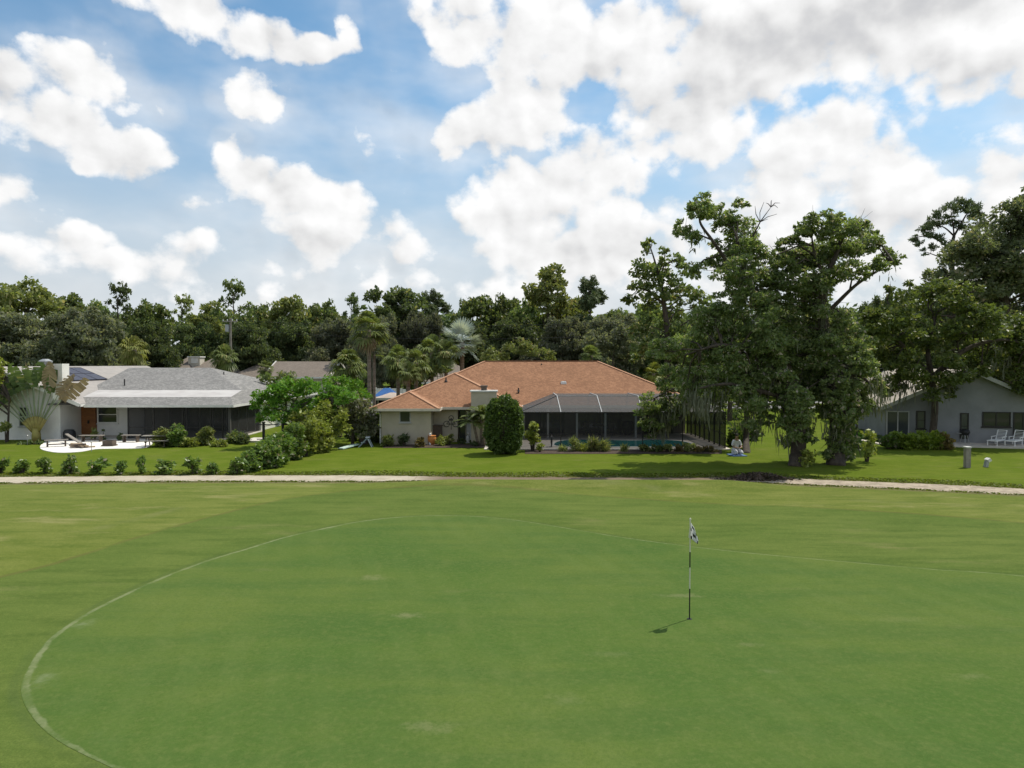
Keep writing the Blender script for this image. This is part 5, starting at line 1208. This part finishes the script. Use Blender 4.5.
sp('light green upright young tree right of the clipped bush', 533, 451, 1.15, 1.75, 'lf_gold', n=12, dpt=.9, L=.2, W=.11)
sp('small yellow plant at the left end of the pool deck', 540, 452, .6, .55, 'lf_gold', n=5)
for i, (px, w_, h, lf, lab) in enumerate(((563,.7,.45,'lf_light','small low plant at the left end of the pool flower bed'),(574,1.1,.95,'lf_light','arching grassy plant left in the pool flower bed'),(583,.9,.6,'lf_gold','pale yellow plant between the two grassy ones in the pool bed'),(594,1.1,.9,'lf_light','arching grassy plant before the middle of the pool'),(604,1.,.85,'lf_light','arching grassy plant right beside the middle pool one'),(624,.6,.45,'lf_light','lone small plant in the gap of the pool flower bed'))):
    sp(lab, px, 451.5, w_ * .9, h * .95, lf, n=12, L=.42, W=.035, dens=.3, sub=5, upright=.7)
for i, (px, w_, h, lf, lab) in enumerate(((645,1.0,.5,'lf_light','pale low shrub under the moss hung limb'),(656,1.0,.5,'lf_oak','green low shrub right below the hanging moss'),(667,1.0,.5,'lf_light','low shrub in the middle of the shaded bed'),(678,1.1,.5,'lf_red','reddish low shrub left in the shaded bed'),(690,1.1,.6,'lf_light','taller mixed shrub in the shaded bed'),(702,1.2,.5,'lf_red','orange tinged low shrub near the black cage end'),(713,1.0,.38,'lf_red','last low reddish shrub at the black cage corner'))):
    sp(lab, px, 451.8, w_, h, lf, n=8)
bed = MB()
for (a, b_, y0_, y1_) in ((525, 722, 450., 454.), (383, 495, 444.5, 448.)):
    q0, q1, q2, q3 = gp(a, y1_), gp(b_, y1_), gp(b_, y0_), gp(a, y0_); k = 24
    for i in range(k):
        f0, f1 = i/k, (i+1)/k; L_ = [q0+(q1-q0)*f0, q0+(q1-q0)*f1, q3+(q2-q3)*f1, q3+(q2-q3)*f0]
        bed.add([(p[0],p[1],Z(p[0],p[1])+.02) for p in L_], [(0,1,2,3)])
tag(bed.build('flower_bed_soil', M['mulch']), 'dark mulch beds', kind='structure')
# plants by the left porch
for (px, py, w_, h, lf, lab, L) in ((166,446,1.6,1.3,'lf_light','leafy shrub with arching leaves just right of the picnic table',.3),(178,446.5,1.5,1.35,'lf_hedge','big glossy shrub before the dark porch',.24),(190,447,1.1,.7,'lf_gold','yellowish plant between the two porch shrubs',.3),(206,445.5,1.3,1.3,'lf_light','rounded flowering shrub before the porch column',.22),(215,446.5,.8,.55,'lf_gold','small golden plant beside the flowering shrub',.2),(222,446.8,.8,.55,'lf_gold','small golden plant by the porch corner',.2),(236,443,1.3,1.1,'lf_oak','dark green shrub at the right corner of the porch',.22),(243,444,1.0,.8,'lf_dark','low dark shrub behind the black fence',.2)):
    sp(lab, px, py, w_, h, lf, n=9, L=L, W=.08)
sp('thin young plant against the white wall at the left edge', 6, 442.5, .9, 1.5, 'lf_light', n=6, low=.5); sp('dark edging plants at the foot of the fan shaped palm', 28, 444.5, 2.2, .35, 'lf_dark', n=12, dpt=.6)
sp('small pot plant by the wooden door', 95, 440.5, .6, .9, 'lf_light', n=5); sp('small plant left of the window by the patio', 103, 440.5, .5, .9, 'lf_oak', n=4)
sp('low dark plant at the wall right of the patio window', 120, 440.5, .7, .5, 'lf_dark', n=4)
# hedge by the blue grey house
HR = 'hedge shrubs beside the blue grey house'
for (px, py, w_, h, lf, lab) in ((889,449,1.4,1.1,'lf_hedge','left end shrub of the hedge at the blue grey house'),(900,449,1.5,1.15,'lf_lime','second shrub from the left of the hedge at the blue grey house'),(912,449,1.5,1.1,'lf_lime','yellowest middle shrub of the hedge at the blue grey house'),(925,449,1.6,1.35,'lf_lime','tallest shrub of the hedge at the blue grey house'),(937,449,1.6,1.25,'lf_lime','second shrub from the right of the hedge at the blue grey house'),(945,449.5,1.2,1.1,'lf_red','reddish right end shrub of the hedge at the blue grey house')):
    p = G0(px, py); shrub('hedge_shrub', lab, p[0], p[1], w_, h, lf, .2, .11, .6, HR, n=11)
for (px, py, w_, h, lf, lab) in ((856,433,2.2,.5,'lf_dark','dark low planting along the shaded side wall'),(872,440,2.,.55,'lf_dark','dark low planting at the near end of the shaded side wall'),(853,447,1.1,1.1,'lf_bright','bright leafed shrub right of the vine clad trunk'),(738,446,1.6,1.6,'lf_hedge','hedge shrub behind the kneeling person'),(752,440,1.8,1.2,'lf_hedge','bright hedge shrub right of the slim tree'),(727,420,3.,1.0,'lf_hedge','clipped sunlit hedge beyond the black cage end')):
    p = G0(px, py); shrub('garden_shrub', lab, p[0], p[1], w_, h, lf, .2, .1, .6, n=12)
p = G0(806, 466); shrub('sapling', 'yellow green suckers at the foot of the leaning trunk', p[0], p[1] , 1.3, .9, 'lf_gold', .2, .1, .35, cat='plant', n=8)
p = G0(806, 445); shrub('sapling', 'sunlit suckers between the two tall trunks', p[0], 38.6 , 1.2, 1.9, 'lf_gold', .2, .1, .3, cat='plant', n=8)

# grass that has grown long in the lawns
n = 22000
gxs = rng.uniform(-30, 34, n); gys = path_y(gxs) + np.where(rng.random(n) < .7, .74 + 1.2 * rng.random(n) ** 1.5, -.74 - .35 * rng.random(n) ** 2)
keepg = (np.sin(gxs * 2.3) + np.sin(gxs * 5.7 + 1) + rng.normal(size=n) * .7 > -.5) | (np.abs(gys - path_y(gxs)) > .95)
gxs = gxs[keepg]; gys = gys[keepg]; n = len(gxs)
gzz = zg(gxs, gys); hgt = .015 + .03 * rng.random(n); a = rng.random(n) * pi; s = np.stack([np.cos(a), np.sin(a), np.zeros(n)], 1) * .05
P = np.stack([gxs, gys, gzz], 1); tip = P + np.stack([rng.normal(size=n) * .03, rng.normal(size=n) * .03, hgt], 1)
M['lawn_blades'] = leafmat('lawn_blades', (.10,.135,.014), (.14,.165,.022), (.2,.19,.07), .5, .6, 0.)
gr_ = quads_mesh('lawn_grass', np.stack([P - s, P + s, tip + s * .5, tip - s * .5], 1), M['lawn_blades'], (0, 40, 0)); tag(gr_, 'longer grass of the garden lawns', 'grass', kind='stuff')
# ------------------------------------------------------------------ flagstick on the green
fp = gp(689.5, 619.5); fl = thing('flagstick', 'striped flagstick with a drooping black and white checked flag on the green', 'flagstick', fp)
mwt = pm('flag_cloth', (.82,.82,.81), (.78,.78,.77), 3, .6); _t = mwt.node_tree; _l = N(_t, 'ShaderNodeBsdfTranslucent'); _l.inputs[0].default_value = (.85,.85,.85,1); _x = N(_t, 'ShaderNodeMixShader'); _x.inputs[0].default_value = .5; _t.links.new(_t.nodes['Principled BSDF'].outputs[0], _x.inputs[1]); _t.links.new(_l.outputs[0], _x.inputs[2]); _t.links.new(_x.outputs[0], _t.nodes['Material Output'].inputs[0]); mk = pm('flag_black', (.012,.012,.014), (.016,.016,.018), 3, .5); mw = pm('flag_white', (.8,.8,.79), (.76,.76,.75), 3, .5); my = pm('pole_white', (.62,.6,.48), (.55,.53,.42), 3, .5)
hh = 2.13; st = MB(); zc = [0, .66, 1.11, 1.44, hh]
for i in range(4): st.tube([fp + (0,0,zc[i]), fp + (0,0,zc[i+1])], .013, 8, m=[0,1,0,1][i])
st.lathe(fp + (0,0,hh), [(.018,-.01),(.02,.01),(.002,.035)], 8, m=1); st.build('pole', [mk, my], fl, fp)
cu = MB(); cu.lathe(fp, [(.054,.013),(.054,.016),(.001,.016)], 16); cu.build('cup', mk, fl, fp)
fg = MB(); nu, nv = 16, 16; wv, hv = .48, .36
def fpt(u, v):   # cloth hung in folds from the pole
    f = u ** .8; sp = .25 + .75 * min(1, v * 1.1 + .25 * u)
    x = -.03 * v + .21 * f * sp; y = (.16 * math.sin(u * 7.5 + .6) * (.5 + .5 * sp) - .10) * f
    return fp + np.array([x, y, hh - .03 - hv * v * (1 - .15 * u) - .20 * u])
gv = [fpt(i/nu, j/nv) for i in range(nu+1) for j in range(nv+1)]; fg.v = [tuple(p) for p in gv]; fg.n = len(gv)
for i in range(nu):
    for j in range(nv): a = i*(nv+1)+j; fg.f.append([a, a+nv+1, a+nv+2, a+1]); fg.m.append((i//4 + j//4) % 2 if (i % 4 and j % 4) else 0)
fo_ = fg.build('flag', [mwt, mk], fl, fp, smooth=True)
sm = fo_.modifiers.new('thickness', 'SOLIDIFY'); sm.thickness = .003

# ------------------------------------------------------------------ left patio
def ggp(px, py): return G0(px, py)
pts = catmull([gp(*p)[:2] for p in ((40,448),(48,451.5),(62,453),(80,452),(95,449.5),(112,449),(140,448.5),(150,446),(150,440),(110,438.3),(66,438.3),(46,442))], 6, True)
mb = MB(); n = len(pts); ctr = pts.mean(0); mb.add([(p[0],p[1],.03) for p in pts] + [(p[0],p[1],-.02) for p in pts], [tuple(range(n)), ] + [(i, n+i, n+(i+1)%n, (i+1)%n) for i in range(n)])
tag(mb.build('gravel_patio', M['gravel_white']), 'white gravel patio', kind='structure')
def picnic(p, rz, label, L=1.7, w_=.7, h=.74, sub=True):
    o = thing('picnic_table', label, 'table', p, None, rz)
    s = MB()
    for i in range(5): y = -w_/2 + w_*(i+.5)/5; s.box(-L/2, L/2, y-w_*.09, y+w_*.09, h-.04, h)
    s.build('tabletop', M['wood_grey'], o)
    for sy in (-1,1):
        s = MB(); s.box(-L/2, L/2, sy*.68-.13, sy*.68+.13, .41, .45); s.build('bench_seat', M['wood_grey'], o)
    for sx in (-1,1):
        for sy in (-1,1): s = MB(); s.bar((sx*L*.33,sy*.62,0),(sx*L*.33,sy*.22,h-.04),.05,.09); s.build('leg', M['wood_dark'], o)
        s = MB(); s.box(sx*L*.33+.03-.025, sx*L*.33+.03+.025, -.8, .8, .34, .41); s.build('crossbar', M['wood_dark'], o)
    return o
picnic(ggp(157, 446.5) * (1,1,0) + (0,0,.0), .25, 'weathered picnic table with attached benches beside the leafy shrub')
def bench(p, rz, label, L=1.3, w_=.4, h=.45, m1='wood_grey'):
    o = thing('garden_bench', label, 'bench', p, None, rz)
    s = MB()
    for i in range(3): y = -w_/2 + w_*(i+.5)/3; s.box(-L/2, L/2, y-w_*.15, y+w_*.15, h-.05, h)
    s.build('seat', M[m1], o)
    for sx in (-1,1): s = MB(); s.box(sx*L*.38-.04, sx*L*.38+.04, -w_*.4, w_*.4, 0, h-.05); s.build('leg', M['wood_dark'], o)
    s = MB(); s.box(-L*.38, L*.38, -.03, .03, .12, .18); s.build('stretcher', M['wood_dark'], o); return o
bench(ggp(56.5, 447) * (1,1,0) + (0,0,.03), .5, 'weathered slatted bench at the left end of the white gravel')
bench(ggp(92, 442.) * (1,1,0) + (0,0,.03), 0., 'low grey bench before the wooden door', 1.6)
bench(ggp(131, 442.5) * (1,1,0) + (0,0,.03), 0., 'pale bench in front of the dark porch', 1.2, .4, .5)
o = thing('fire_pit', 'small square dark fire box on the white gravel', 'fire pit', ggp(109.5, 446.3) * (1,1,0) + (0,0,.03))
s = MB(); s.box(-.38,.38,-.3,.3,0,.08); s.build('base', M['wood_dark'], o)
s = MB(); s.box(-.32,.32,-.25,-.2,.08,.36); s.box(-.32,.32,.2,.25,.08,.36); s.box(-.32,-.27,-.2,.2,.08,.36); s.box(.27,.32,-.2,.2,.08,.36); s.build('wall', M['wood_dark'], o)
s = MB(); s.box(-.27,.27,-.2,.2,.1,.2); s.build('ash', M['black'], o)
# heap of cut wood and the long board leaning on it
pw_ = ggp(80, 448.3) * (1,1,0) + (0,0,.03); rw = np.random.default_rng(5)
for i in range(11):
    L_ = rw.uniform(.5, 1.1); a = rw.uniform(-.6, .6); z = .05 + .09 * (i // 4); c_ = pw_ + np.array([rw.uniform(-.55,.55) * (1 - .2*(i//4)), rw.uniform(-.25,.25), z])
    s = MB(); d_ = np.array([cos(a), sin(a), rw.uniform(-.08,.08)]) * L_ / 2; rr_ = rw.uniform(.04,.065); s.tube([c_ - d_, c_, c_ + d_], [rr_, rr_*.95, rr_*.9], 8)
    ob = s.build('firewood_log', M['wood_tan'] if i % 3 else M['wood_dark'], None, c_); tag(ob, 'short cut log lying in the heap of wood on the white gravel', 'log', 'logs of the wood heap on the gravel')
s = MB(); a = ggp(82, 447.2) * (1,1,0) + (-.0,0,.35); b_ = at(66.5, 434, 47.9); s.bar(a + (.25,-.1,-.25), b_, .2, .06); ob = s.build('plank', M['wood_grey'], None, a); tag(ob, 'long grey plank leaning up out of the wood heap', 'plank')
bl = ggp(69.5, 440.5) * (1,1,0); s = MB(); s.lathe((0,0,0), [(.2,0),(.36,.12),(.42,.4),(.38,.62),(.30,.72),(.31,.76),(.2,.78)], 14); ob = s.build('grill_pot', M['black'], smooth=True); ob.location = (bl[0], bl[1], .7 - .7); tag(ob, 'big black round pot against the white house wall', 'pot')
# black fence right of the left house with a white slab behind it
f0 = ggp(257, 446); f1 = ggp(288, 446.5); fm_ = (f0 + f1) / 2; o = thing('metal_fence', 'black post and rail fence between the porch and the hedge', 'fence', fm_)
for u in (0.22, .84): q = f0 + (f1 - f0) * u; s = MB(); s.box(q[0]-.07, q[0]+.07, q[1]-.07, q[1]+.07, -.05, 1.55); s.box(q[0]-.1, q[0]+.1, q[1]-.1, q[1]+.1, 1.55, 1.6); s.build('post', M['black'], o, fm_)
for z in (.45, 1.42): s = MB(); s.bar(f0 + (0,0,z), f1 + (0,0,z), .05); s.build('rail', M['black'], o, fm_)
q = ggp(266, 441); s = MB(); s.box(q[0]-1.3, q[0]+1.1, 48.0, 50.2, -.1, .12); tag(s.build('side_terrace', M['concrete']), 'pale slab terrace', kind='structure')
# lamp post on the lawn edge left of the patio (thin rods)
for (px, py, lab) in ((27.5, 444.8, 'thin metal stake on the lawn by the fan shaped palm'), (91.5, 451.5, 'short thin stake at the edge of the white gravel')):
    q = ggp(px, py); s = MB(); s.lathe((0,0,0), [(.018,-.05),(.018,.55),(.05,.57),(.05,.62),(.01,.66)], 8); ob = s.build('garden_stake', M['steel']); ob.location = q; tag(ob, lab, 'stake')

# ------------------------------------------------------------------ beside the orange roofed house
q = ggp(432, 444.8) * (1,1,0); o = urn('terracotta_pot', q[0], q[1], 0, .8, 'orange terracotta pot at the front corner of the orange roofed house', 'terracotta', 'pot')
q2 = ggp(430.2, 445) * (1,1,0); s = MB(); s.box(-.06,.06,-.06,.06,-.05,.72); s.lathe((0,0,.72), [(.08,0),(.08,.03),(.02,.1)], 8); ob = s.build('marker_post', M['white_plastic']); ob.location = q2; tag(ob, 'short white post beside the terracotta pot', 'post')
# bicycle shaped wall ornament
xo = X(451, 48.3); s = MB(); oz = 1.25
for (dx, dz, r_) in ((-.32,0,.2),(.3,0,.2),(0,.42,.16)): s.tube([(xo+dx+r_*cos(a), 48.36, oz+dz+r_*sin(a)) for a in np.linspace(0,2*pi,17)], .022, 5, cap=False)
s.bar((xo-.32,48.36,oz),(xo,48.36,oz+.4),.035); s.bar((xo+.3,48.36,oz),(xo,48.36,oz+.4),.035); s.bar((xo-.32,48.36,oz),(xo+.3,48.36,oz),.035); s.bar((xo,48.36,oz+.4),(xo,48.36,oz-.4),.035)
ob = s.build('wall_ornament', M['dark_metal'], None, (xo,48.36,oz)); tag(ob, 'curly dark metal ornament on the recessed grey wall', 'ornament')
s = MB(); xo = X(437.5, 48.2); s.box(xo-.3, xo+.3, 47.9, 48.38, 0, 1.15); s.box(xo-.34, xo+.34, 47.86, 48.385, 1.15, 1.2); ob = s.build('storage_box', M['wood_dark'], None, (xo,48.2,0)); tag(ob, 'dark upright cabinet in the recess beside the front wing', 'cabinet')
q = ggp(468, 443.2) * (1,1,0); o = thing('garden_statue', 'small pale figure ornament by the pale door', 'statue', q)
s = MB(); s.lathe(q, [(.16,0),(.18,.06),(.1,.1),(.14,.3),(.12,.48),(.05,.55)], 10); s.build('body', M['trim_grey'], o, q, smooth=True); s = MB(); s.lathe(q + (0,0,.55), [(.03,0),(.09,.06),(.1,.12),(.05,.2),(.01,.21)], 10); s.build('head', M['trim_grey'], o, q, smooth=True)
# pale teal board and blue grey stool on the lawn
q0 = ggp(340.5, 449.6) + (0,0,.06); q1 = ggp(357, 446.6) + (0,0,.16); s = MB(); s.bar(q0, q1, .42, .06); ob = s.build('plank', M['teal_paint'], None, (q0+q1)/2); tag(ob, 'pale teal board lying on the lawn left of the orange roofed house', 'board')
q = ggp(366, 447.0); o = thing('step_stool', 'blue grey folding frame beside the pale teal board', 'step stool', q)
for sy in (-1,1):
    s = MB(); s.bar(q + (-.45,sy*.22,0), q + (.12,sy*.2,.62), .05); s.build('leg', M['blue_grey'], o, q); s = MB(); s.bar(q + (.42,sy*.22,0), q + (.12,sy*.2,.62), .05); s.build('leg', M['blue_grey'], o, q)
s = MB(); s.box(q[0]-.0, q[0]+.24, q[1]-.24, q[1]+.24, q[2]+.62, q[2]+.66); s.build('step', M['blue_grey'], o, q); s = MB(); s.box(q[0]-.3, q[0]-.08, q[1]-.2, q[1]+.2, q[2]+.28, q[2]+.31); s.build('step', M['blue_grey'], o, q)
q = ggp(364.5, 444.) ; o = thing('potted_bush', 'lime green bush in a dark pot behind the blue grey frame', 'potted plant', q)
s = MB(); s.lathe(q, [(.25,0),(.34,.5),(.36,.55),(.3,.52)], 12); s.build('pot', M['wood_dark'], o, q); quads_mesh('foliage', clump_leaves([(q[0],q[1],.85,.4),(q[0]-.25,q[1],.75,.3),(q[0]+.25,q[1],.75,.3)], .6, .18, .1, 7, .5), M['lf_bright'], q, o)
# heap of bark and leaves by the path
hp = G0(757, 479.8); o = MB(); n_, k_ = 22, 7; vs = []
for j in range(k_):
    f = j / (k_ - 1); 
    for i in range(n_): a = 2*pi*i/n_; r_ = (1 - f) * (1 + .25 * sin(3*a + 1) + .15 * sin(7*a)); vs.append((1.35*r_*cos(a), .4*r_*sin(a), .30*(1-(1-f)**2)*(1+.3*sin(5*a+f*4)) - .03))
o.add(vs, [(j*n_+i, j*n_+(i+1)%n_, (j+1)*n_+(i+1)%n_, (j+1)*n_+i) for j in range(k_-1) for i in range(n_)])
ob = o.build('bark_heap', M['mulch'], smooth=True); ob.location = hp; tag(ob, 'dark heap of bark and fallen leaves beside the path', 'heap')
nl = 900; P = hp + np.stack([rng.normal(size=nl)*.75, rng.normal(size=nl)*.3, np.abs(rng.normal(size=nl))*.03], 1); dd_ = np.sqrt(((P[:,0]-hp[0])/1.35)**2 + ((P[:,1]-hp[1])/.4)**2); P[:,2] += .26*np.clip(1-dd_**2,0,1)
quads_mesh('leaf_litter', leaves(P, .2, .08), leafmat('litter', (.05,.038,.028), (.11,.08,.055), (.06,.09,.03), .1, .8, 0.), (0,0,0), None).location = (0,0,0)
lt = bpy.data.objects['leaf_litter']; lt.data.transform(__import__('mathutils').Matrix.Translation((-hp[0],-hp[1],-hp[2]))); lt.parent = ob; lt['kind'] = 'stuff'

# ------------------------------------------------------------------ beside the blue grey house
q = G0(967, 467.5); o = thing('utility_post', 'square grey wooden post standing alone on the lawn', 'post', q)
s = MB(); s.box(-.12,.12,-.12,.12,-.1,1.04); s.build('shaft', M['wood_grey'], o); s = MB(); s.box(-.15,.15,-.15,.15,1.04,1.10); s.build('cap', M['trim_white'], o)
q = G0(986.5, 467.); o = thing('utility_box', 'small tilted grey box on a stake right of the square post', 'utility box', q)
s = MB(); s.bar((-.05,0,-.05),(.02,0,.32),.14,.2); s.build('body', M['steel'], o); s = MB(); s.bar((.0,0,.33),(.14,0,.42),.3,.16); s.build('lid', M['trim_white'], o)
def lounger(p, rz, label):
    o = thing('lounge_chair', label, 'lounge chair', p, 'white lounge chairs on the right patio', rz); f = MB()
    for sx in (-1,1): f.bar((sx*.31,-1.05,.36),(sx*.31,.35,.36),.05,.06)
    f.bar((-.31,-1.05,.36),(.31,-1.05,.36),.05,.06); f.build('frame', M['white_plastic'], o)
    s = MB()
    for i in range(10): y = -1.0 + i*.13; s.box(-.285,.285,y,y+.10,.38,.405)
    s.build('seat', M['white_plastic'], o)
    b_ = MB()
    for i in range(6): u = i/6; b_.bar((-.27,.33+.30*u,.42+.62*u),(.27,.33+.30*u,.42+.62*u),.085,.025)
    for sx in (-1,1): b_.bar((sx*.295,.30,.36),(sx*.295,.64,1.06),.05)
    b_.bar((-.295,.64,1.06),(.295,.64,1.06),.05); b_.build('backrest', M['white_plastic'], o)
    for sx in (-1,1):
        for y in (-.95,.25): l_ = MB(); l_.bar((sx*.31,y,0),(sx*.31,y,.34),.05); l_.build('leg', M['white_plastic'], o)
        a_ = MB(); a_.bar((sx*.36,-.25,.60),(sx*.36,.42,.62),.07,.04); a_.bar((sx*.36,-.22,.36),(sx*.36,-.22,.6),.04); a_.build('armrest', M['white_plastic'], o)
    return o
def rloc(lx, ly, z=0.): return np.array([RB[0] + lx*cos(rzz) - ly*sin(rzz), RB[1] + lx*sin(rzz) + ly*cos(rzz), z])
lo_ = lounger(rloc(rx(1000,-1.8), -1.75, .10), rzz - .75, 'left white slatted lounge chair on the patio of the blue grey house')
lo_.scale = (.88,.88,.88); dup(lo_, rloc(rx(1018,-1.8), -1.7, .10), 'right white slatted lounge chair on the patio of the blue grey house', rzz - .75, (.88,.88,.88))
q = rloc(rx(966,-1.5), -1.5, .10); o = thing('kettle_grill', 'dark round grill on legs by the narrow glass door', 'grill', q)
s = MB(); s.lathe(q, [(.05,.5),(.26,.62),(.3,.74),(.3,.78),(.26,.9),(.1,.99),(.02,1.)], 14); s.build('bowl', M['black'], o, q, smooth=True)
for a in (0,2.1,4.2): s = MB(); s.bar(q + (.3*cos(a),.3*sin(a),0), q + (.15*cos(a),.15*sin(a),.6), .03); s.build('leg', M['steel'], o, q)
s = MB(); s.box(q[0]-.5,q[0]-.3,q[1]-.15,q[1]+.15,.78,.80); s.build('side_shelf', M['steel'], o, q)
# edging along the shaded side wall
s = MB(); a0, a1 = gp(858, 440), gp(893, 447); s.bar(a0 + (0,0,.02), a1 + (0,0,.02), .35, .1); tag(s.build('bed_edging', M['deck']), 'pale edging strip', kind='structure')

# ------------------------------------------------------------------ poles and wires
def upole(px, ptop, d, label):
    x = X(px, d); zb = Z(x, d); top = 5.4 + (364-ptop)*d/F; o = thing('utility_pole', label, 'utility pole', (x, d, zb)); s = MB(); s.tube([(x,d,zb-.2),(x,d,top)],[.17,.12],8); s.build('pole', M['bark_pale'], o, (x,d,zb))
    s = MB(); s.box(x-.9, x+.9, d-.2, d-.1, top-.5, top-.36); s.build('crossarm', M['wood_grey'], o, (x,d,zb))
    for dx in (-.8,-.3,.3,.8): s = MB(); s.lathe((x+dx,d-.15,top-.36), [(.05,0),(.07,.08),(.04,.16)], 8); s.build('insulator', M['white_plastic'], o, (x,d,zb))
    s = MB(); s.lathe((x-.35,d-.1,top-1.7), [(.22,0),(.25,.1),(.25,.8),(.2,.88)], 10); s.build('transformer', M['steel'], o, (x,d,zb)); return np.array([x, d-.15, top-.2])
pa = upole(231, 318, 84, 'pale utility pole with a crossarm before the wood at the left'); pb_ = upole(756, 312, 84, 'utility pole glimpsed behind the leaning tree')
for k, (dz, dx, lab) in enumerate(((0,-.8,'topmost thin power wire strung behind the orange roof'),(-.05,.3,'second thin power wire strung behind the orange roof'),(-1.1,0,'lowest thick cable strung behind the orange roof'))):
    u = np.linspace(0, 1, 26); P = [pa + (dx,0,dz) + (pb_ - pa) * q - np.array([0,0,1.]) * (1.1 + .25*k) * 4 * q * (1-q) for q in u]; s = MB(); s.tube(P, .011 if k < 2 else .016, 5); ob = s.build('power_wire', M['dark_metal'], None, P[0]); tag(ob, lab, 'wire', 'power wires behind the orange roof')

# ------------------------------------------------------------------ kneeling person in a white shirt
M['skin'] = pm('skin', (.33,.2,.14), (.3,.18,.125), 4., .55); M['shirt'] = pm('white_shirt', (.72,.72,.76), (.62,.62,.67), 5., .85, .4, 12); M['jeans'] = pm('white_trousers', (.62,.63,.68), (.54,.55,.6), 8., .9); M['mat_blue'] = pm('blue_mat', (.12,.2,.4), (.1,.17,.34), 5., .8); M['hair'] = pm('dark_hair', (.02,.016,.013), (.03,.025,.02), 20., .7)
def skin(name, verts, edges, radii, mat, parent, root=0, sub=2):
    me = bpy.data.meshes.new(name); me.from_pydata([tuple(v) for v in verts], edges, []); ob = bpy.data.objects.new(name, me); col.objects.link(ob); ob.parent = parent; me.materials.append(mat)
    sk = ob.modifiers.new('skin', 'SKIN'); sk.use_smooth_shade = True
    if not me.skin_vertices: me.attributes.new('skin_vertex', 'FLOAT', 'POINT') if False else None
    for i, r_ in enumerate(radii):
        v = me.skin_vertices[0].data[i]; v.radius = r_ if isinstance(r_, tuple) else (r_, r_); v.use_root = (i == root)
    ss = ob.modifiers.new('sub', 'SUBSURF'); ss.levels = sub; ss.render_levels = sub
    return ob
pp_ = G0(737, 455.6); mt_ = MB(); mt_.box(-.42,.42,-.45,.5,0,.05); ob = mt_.build('kneeling_mat', M['mat_blue']); ob.location = pp_; ob.rotation_euler = (0,0,R(8)); tag(ob, 'blue mat under the kneeling person', 'mat'); pp_ = pp_ + (0,0,.05)
pn = thing('person', 'person dressed in white kneeling on the lawn beside the black cage end', 'person', pp_, None, R(8))
# sits back on the heels, facing the camera (-y), hands together in the lap
V_ = [(0,.18,.30),(0,.15,.52),(0,.10,.76),(0,.08,.86),(0,.06,.96),(0,.04,1.06),(0,.02,1.17)]
E_ = [(0,1),(1,2),(2,3),(3,4),(4,5),(5,6)]; R_ = [(.15,.13),(.14,.11),(.15,.11),(.09,.085),(.055,.06),(.09,.1),(.075,.085)]
for sx in (-1,1):
    b_ = len(V_); V_ += [(sx*.18,.10,.80),(sx*.25,.06,.60),(sx*.24,-.10,.46),(sx*.10,-.22,.44),(sx*.03,-.27,.43)]; E_ += [(3,b_),(b_,b_+1),(b_+1,b_+2),(b_+2,b_+3),(b_+3,b_+4)]; R_ += [.065,.055,.045,.036,.032]
    b_ = len(V_); V_ += [(sx*.11,.12,.26),(sx*.15,-.12,.24),(sx*.17,-.34,.13),(sx*.15,-.05,.075),(sx*.12,.25,.07),(sx*.12,.36,.05)]; E_ += [(0,b_),(b_,b_+1),(b_+1,b_+2),(b_+2,b_+3),(b_+3,b_+4),(b_+4,b_+5)]; R_ += [.10,.09,.075,.06,.05,.035]
body = skin('body', V_, E_, R_, M['skin'], pn)
for sx in (-1,1):       # fingers folded over each other in the lap
    for k in range(4): a = np.array([sx*.02,-.28-.012*k,.445-.016*k]); skin('finger', [a, a + (-sx*.045,-.012,.004), a + (-sx*.075,.006,-.01), a + (-sx*.085,.02,-.02)], [(0,1),(1,2),(2,3)], [.010,.009,.008,.007], M['skin'], body, 0, 1)
    a = np.array([sx*.03,-.26,.46]); skin('thumb', [a, a + (-sx*.02,-.03,.02), a + (-sx*.045,-.035,.012)], [(0,1),(1,2)], [.012,.010,.008], M['skin'], body, 0, 1)
skin('shirt', [(0,.18,.24),(0,.16,.42),(0,.13,.60),(0,.10,.76),(0,.085,.875)] + [q for sx in (-1,1) for q in ((sx*.185,.10,.80),(sx*.255,.06,.60),(sx*.25,-.02,.52))], [(0,1),(1,2),(2,3),(3,4),(3,5),(5,6),(6,7),(3,8),(8,9),(9,10)], [(.20,.175),(.185,.155),(.175,.14),(.185,.135),(.085,.08),.085,.075,.07,.085,.075,.07], M['shirt'], pn)
skin('trousers', [(0,.17,.24)] + [q for sx in (-1,1) for q in ((sx*.11,.10,.25),(sx*.155,-.12,.235),(sx*.175,-.345,.13),(sx*.155,-.05,.085),(sx*.125,.24,.08))], [(0,1),(1,2),(2,3),(3,4),(4,5),(0,6),(6,7),(7,8),(8,9),(9,10)], [(.175,.155),.125,.115,.095,.075,.062,.125,.115,.095,.075,.062], M['jeans'], pn)
s = MB()
def sph(c, r, sc, n=12): s.lathe(c, [(r*sin(pi*j/n)*sc[0]+.0005, -r*cos(pi*j/n)*sc[1]) for j in range(n+1)], 14)
sph((0,.055,1.165), .108, (1.0,.95)); s.build('hair', M['hair'], pn, smooth=True)
s = MB()
for sx in (-1,1): sph((sx*.034,-.073,1.115), .013, (1,1), 8)
s.build('eyes', M['black'], body, smooth=True)
s = MB(); s.add([(-.014,-.07,1.08),(.014,-.07,1.08),(0,-.105,1.07),(0,-.075,1.12)], [(0,2,3),(2,1,3),(0,1,2)]); s.build('nose', M['skin'], body)
s = MB(); s.box(-.025,.025,-.082,-.06,1.038,1.047); s.build('mouth', M['terracotta'], body)
s = MB()
for sx in (-1,1): sph((sx*.092,.03,1.10), .028, (.5,1.1), 8)
s.build('ears', M['skin'], body, smooth=True)
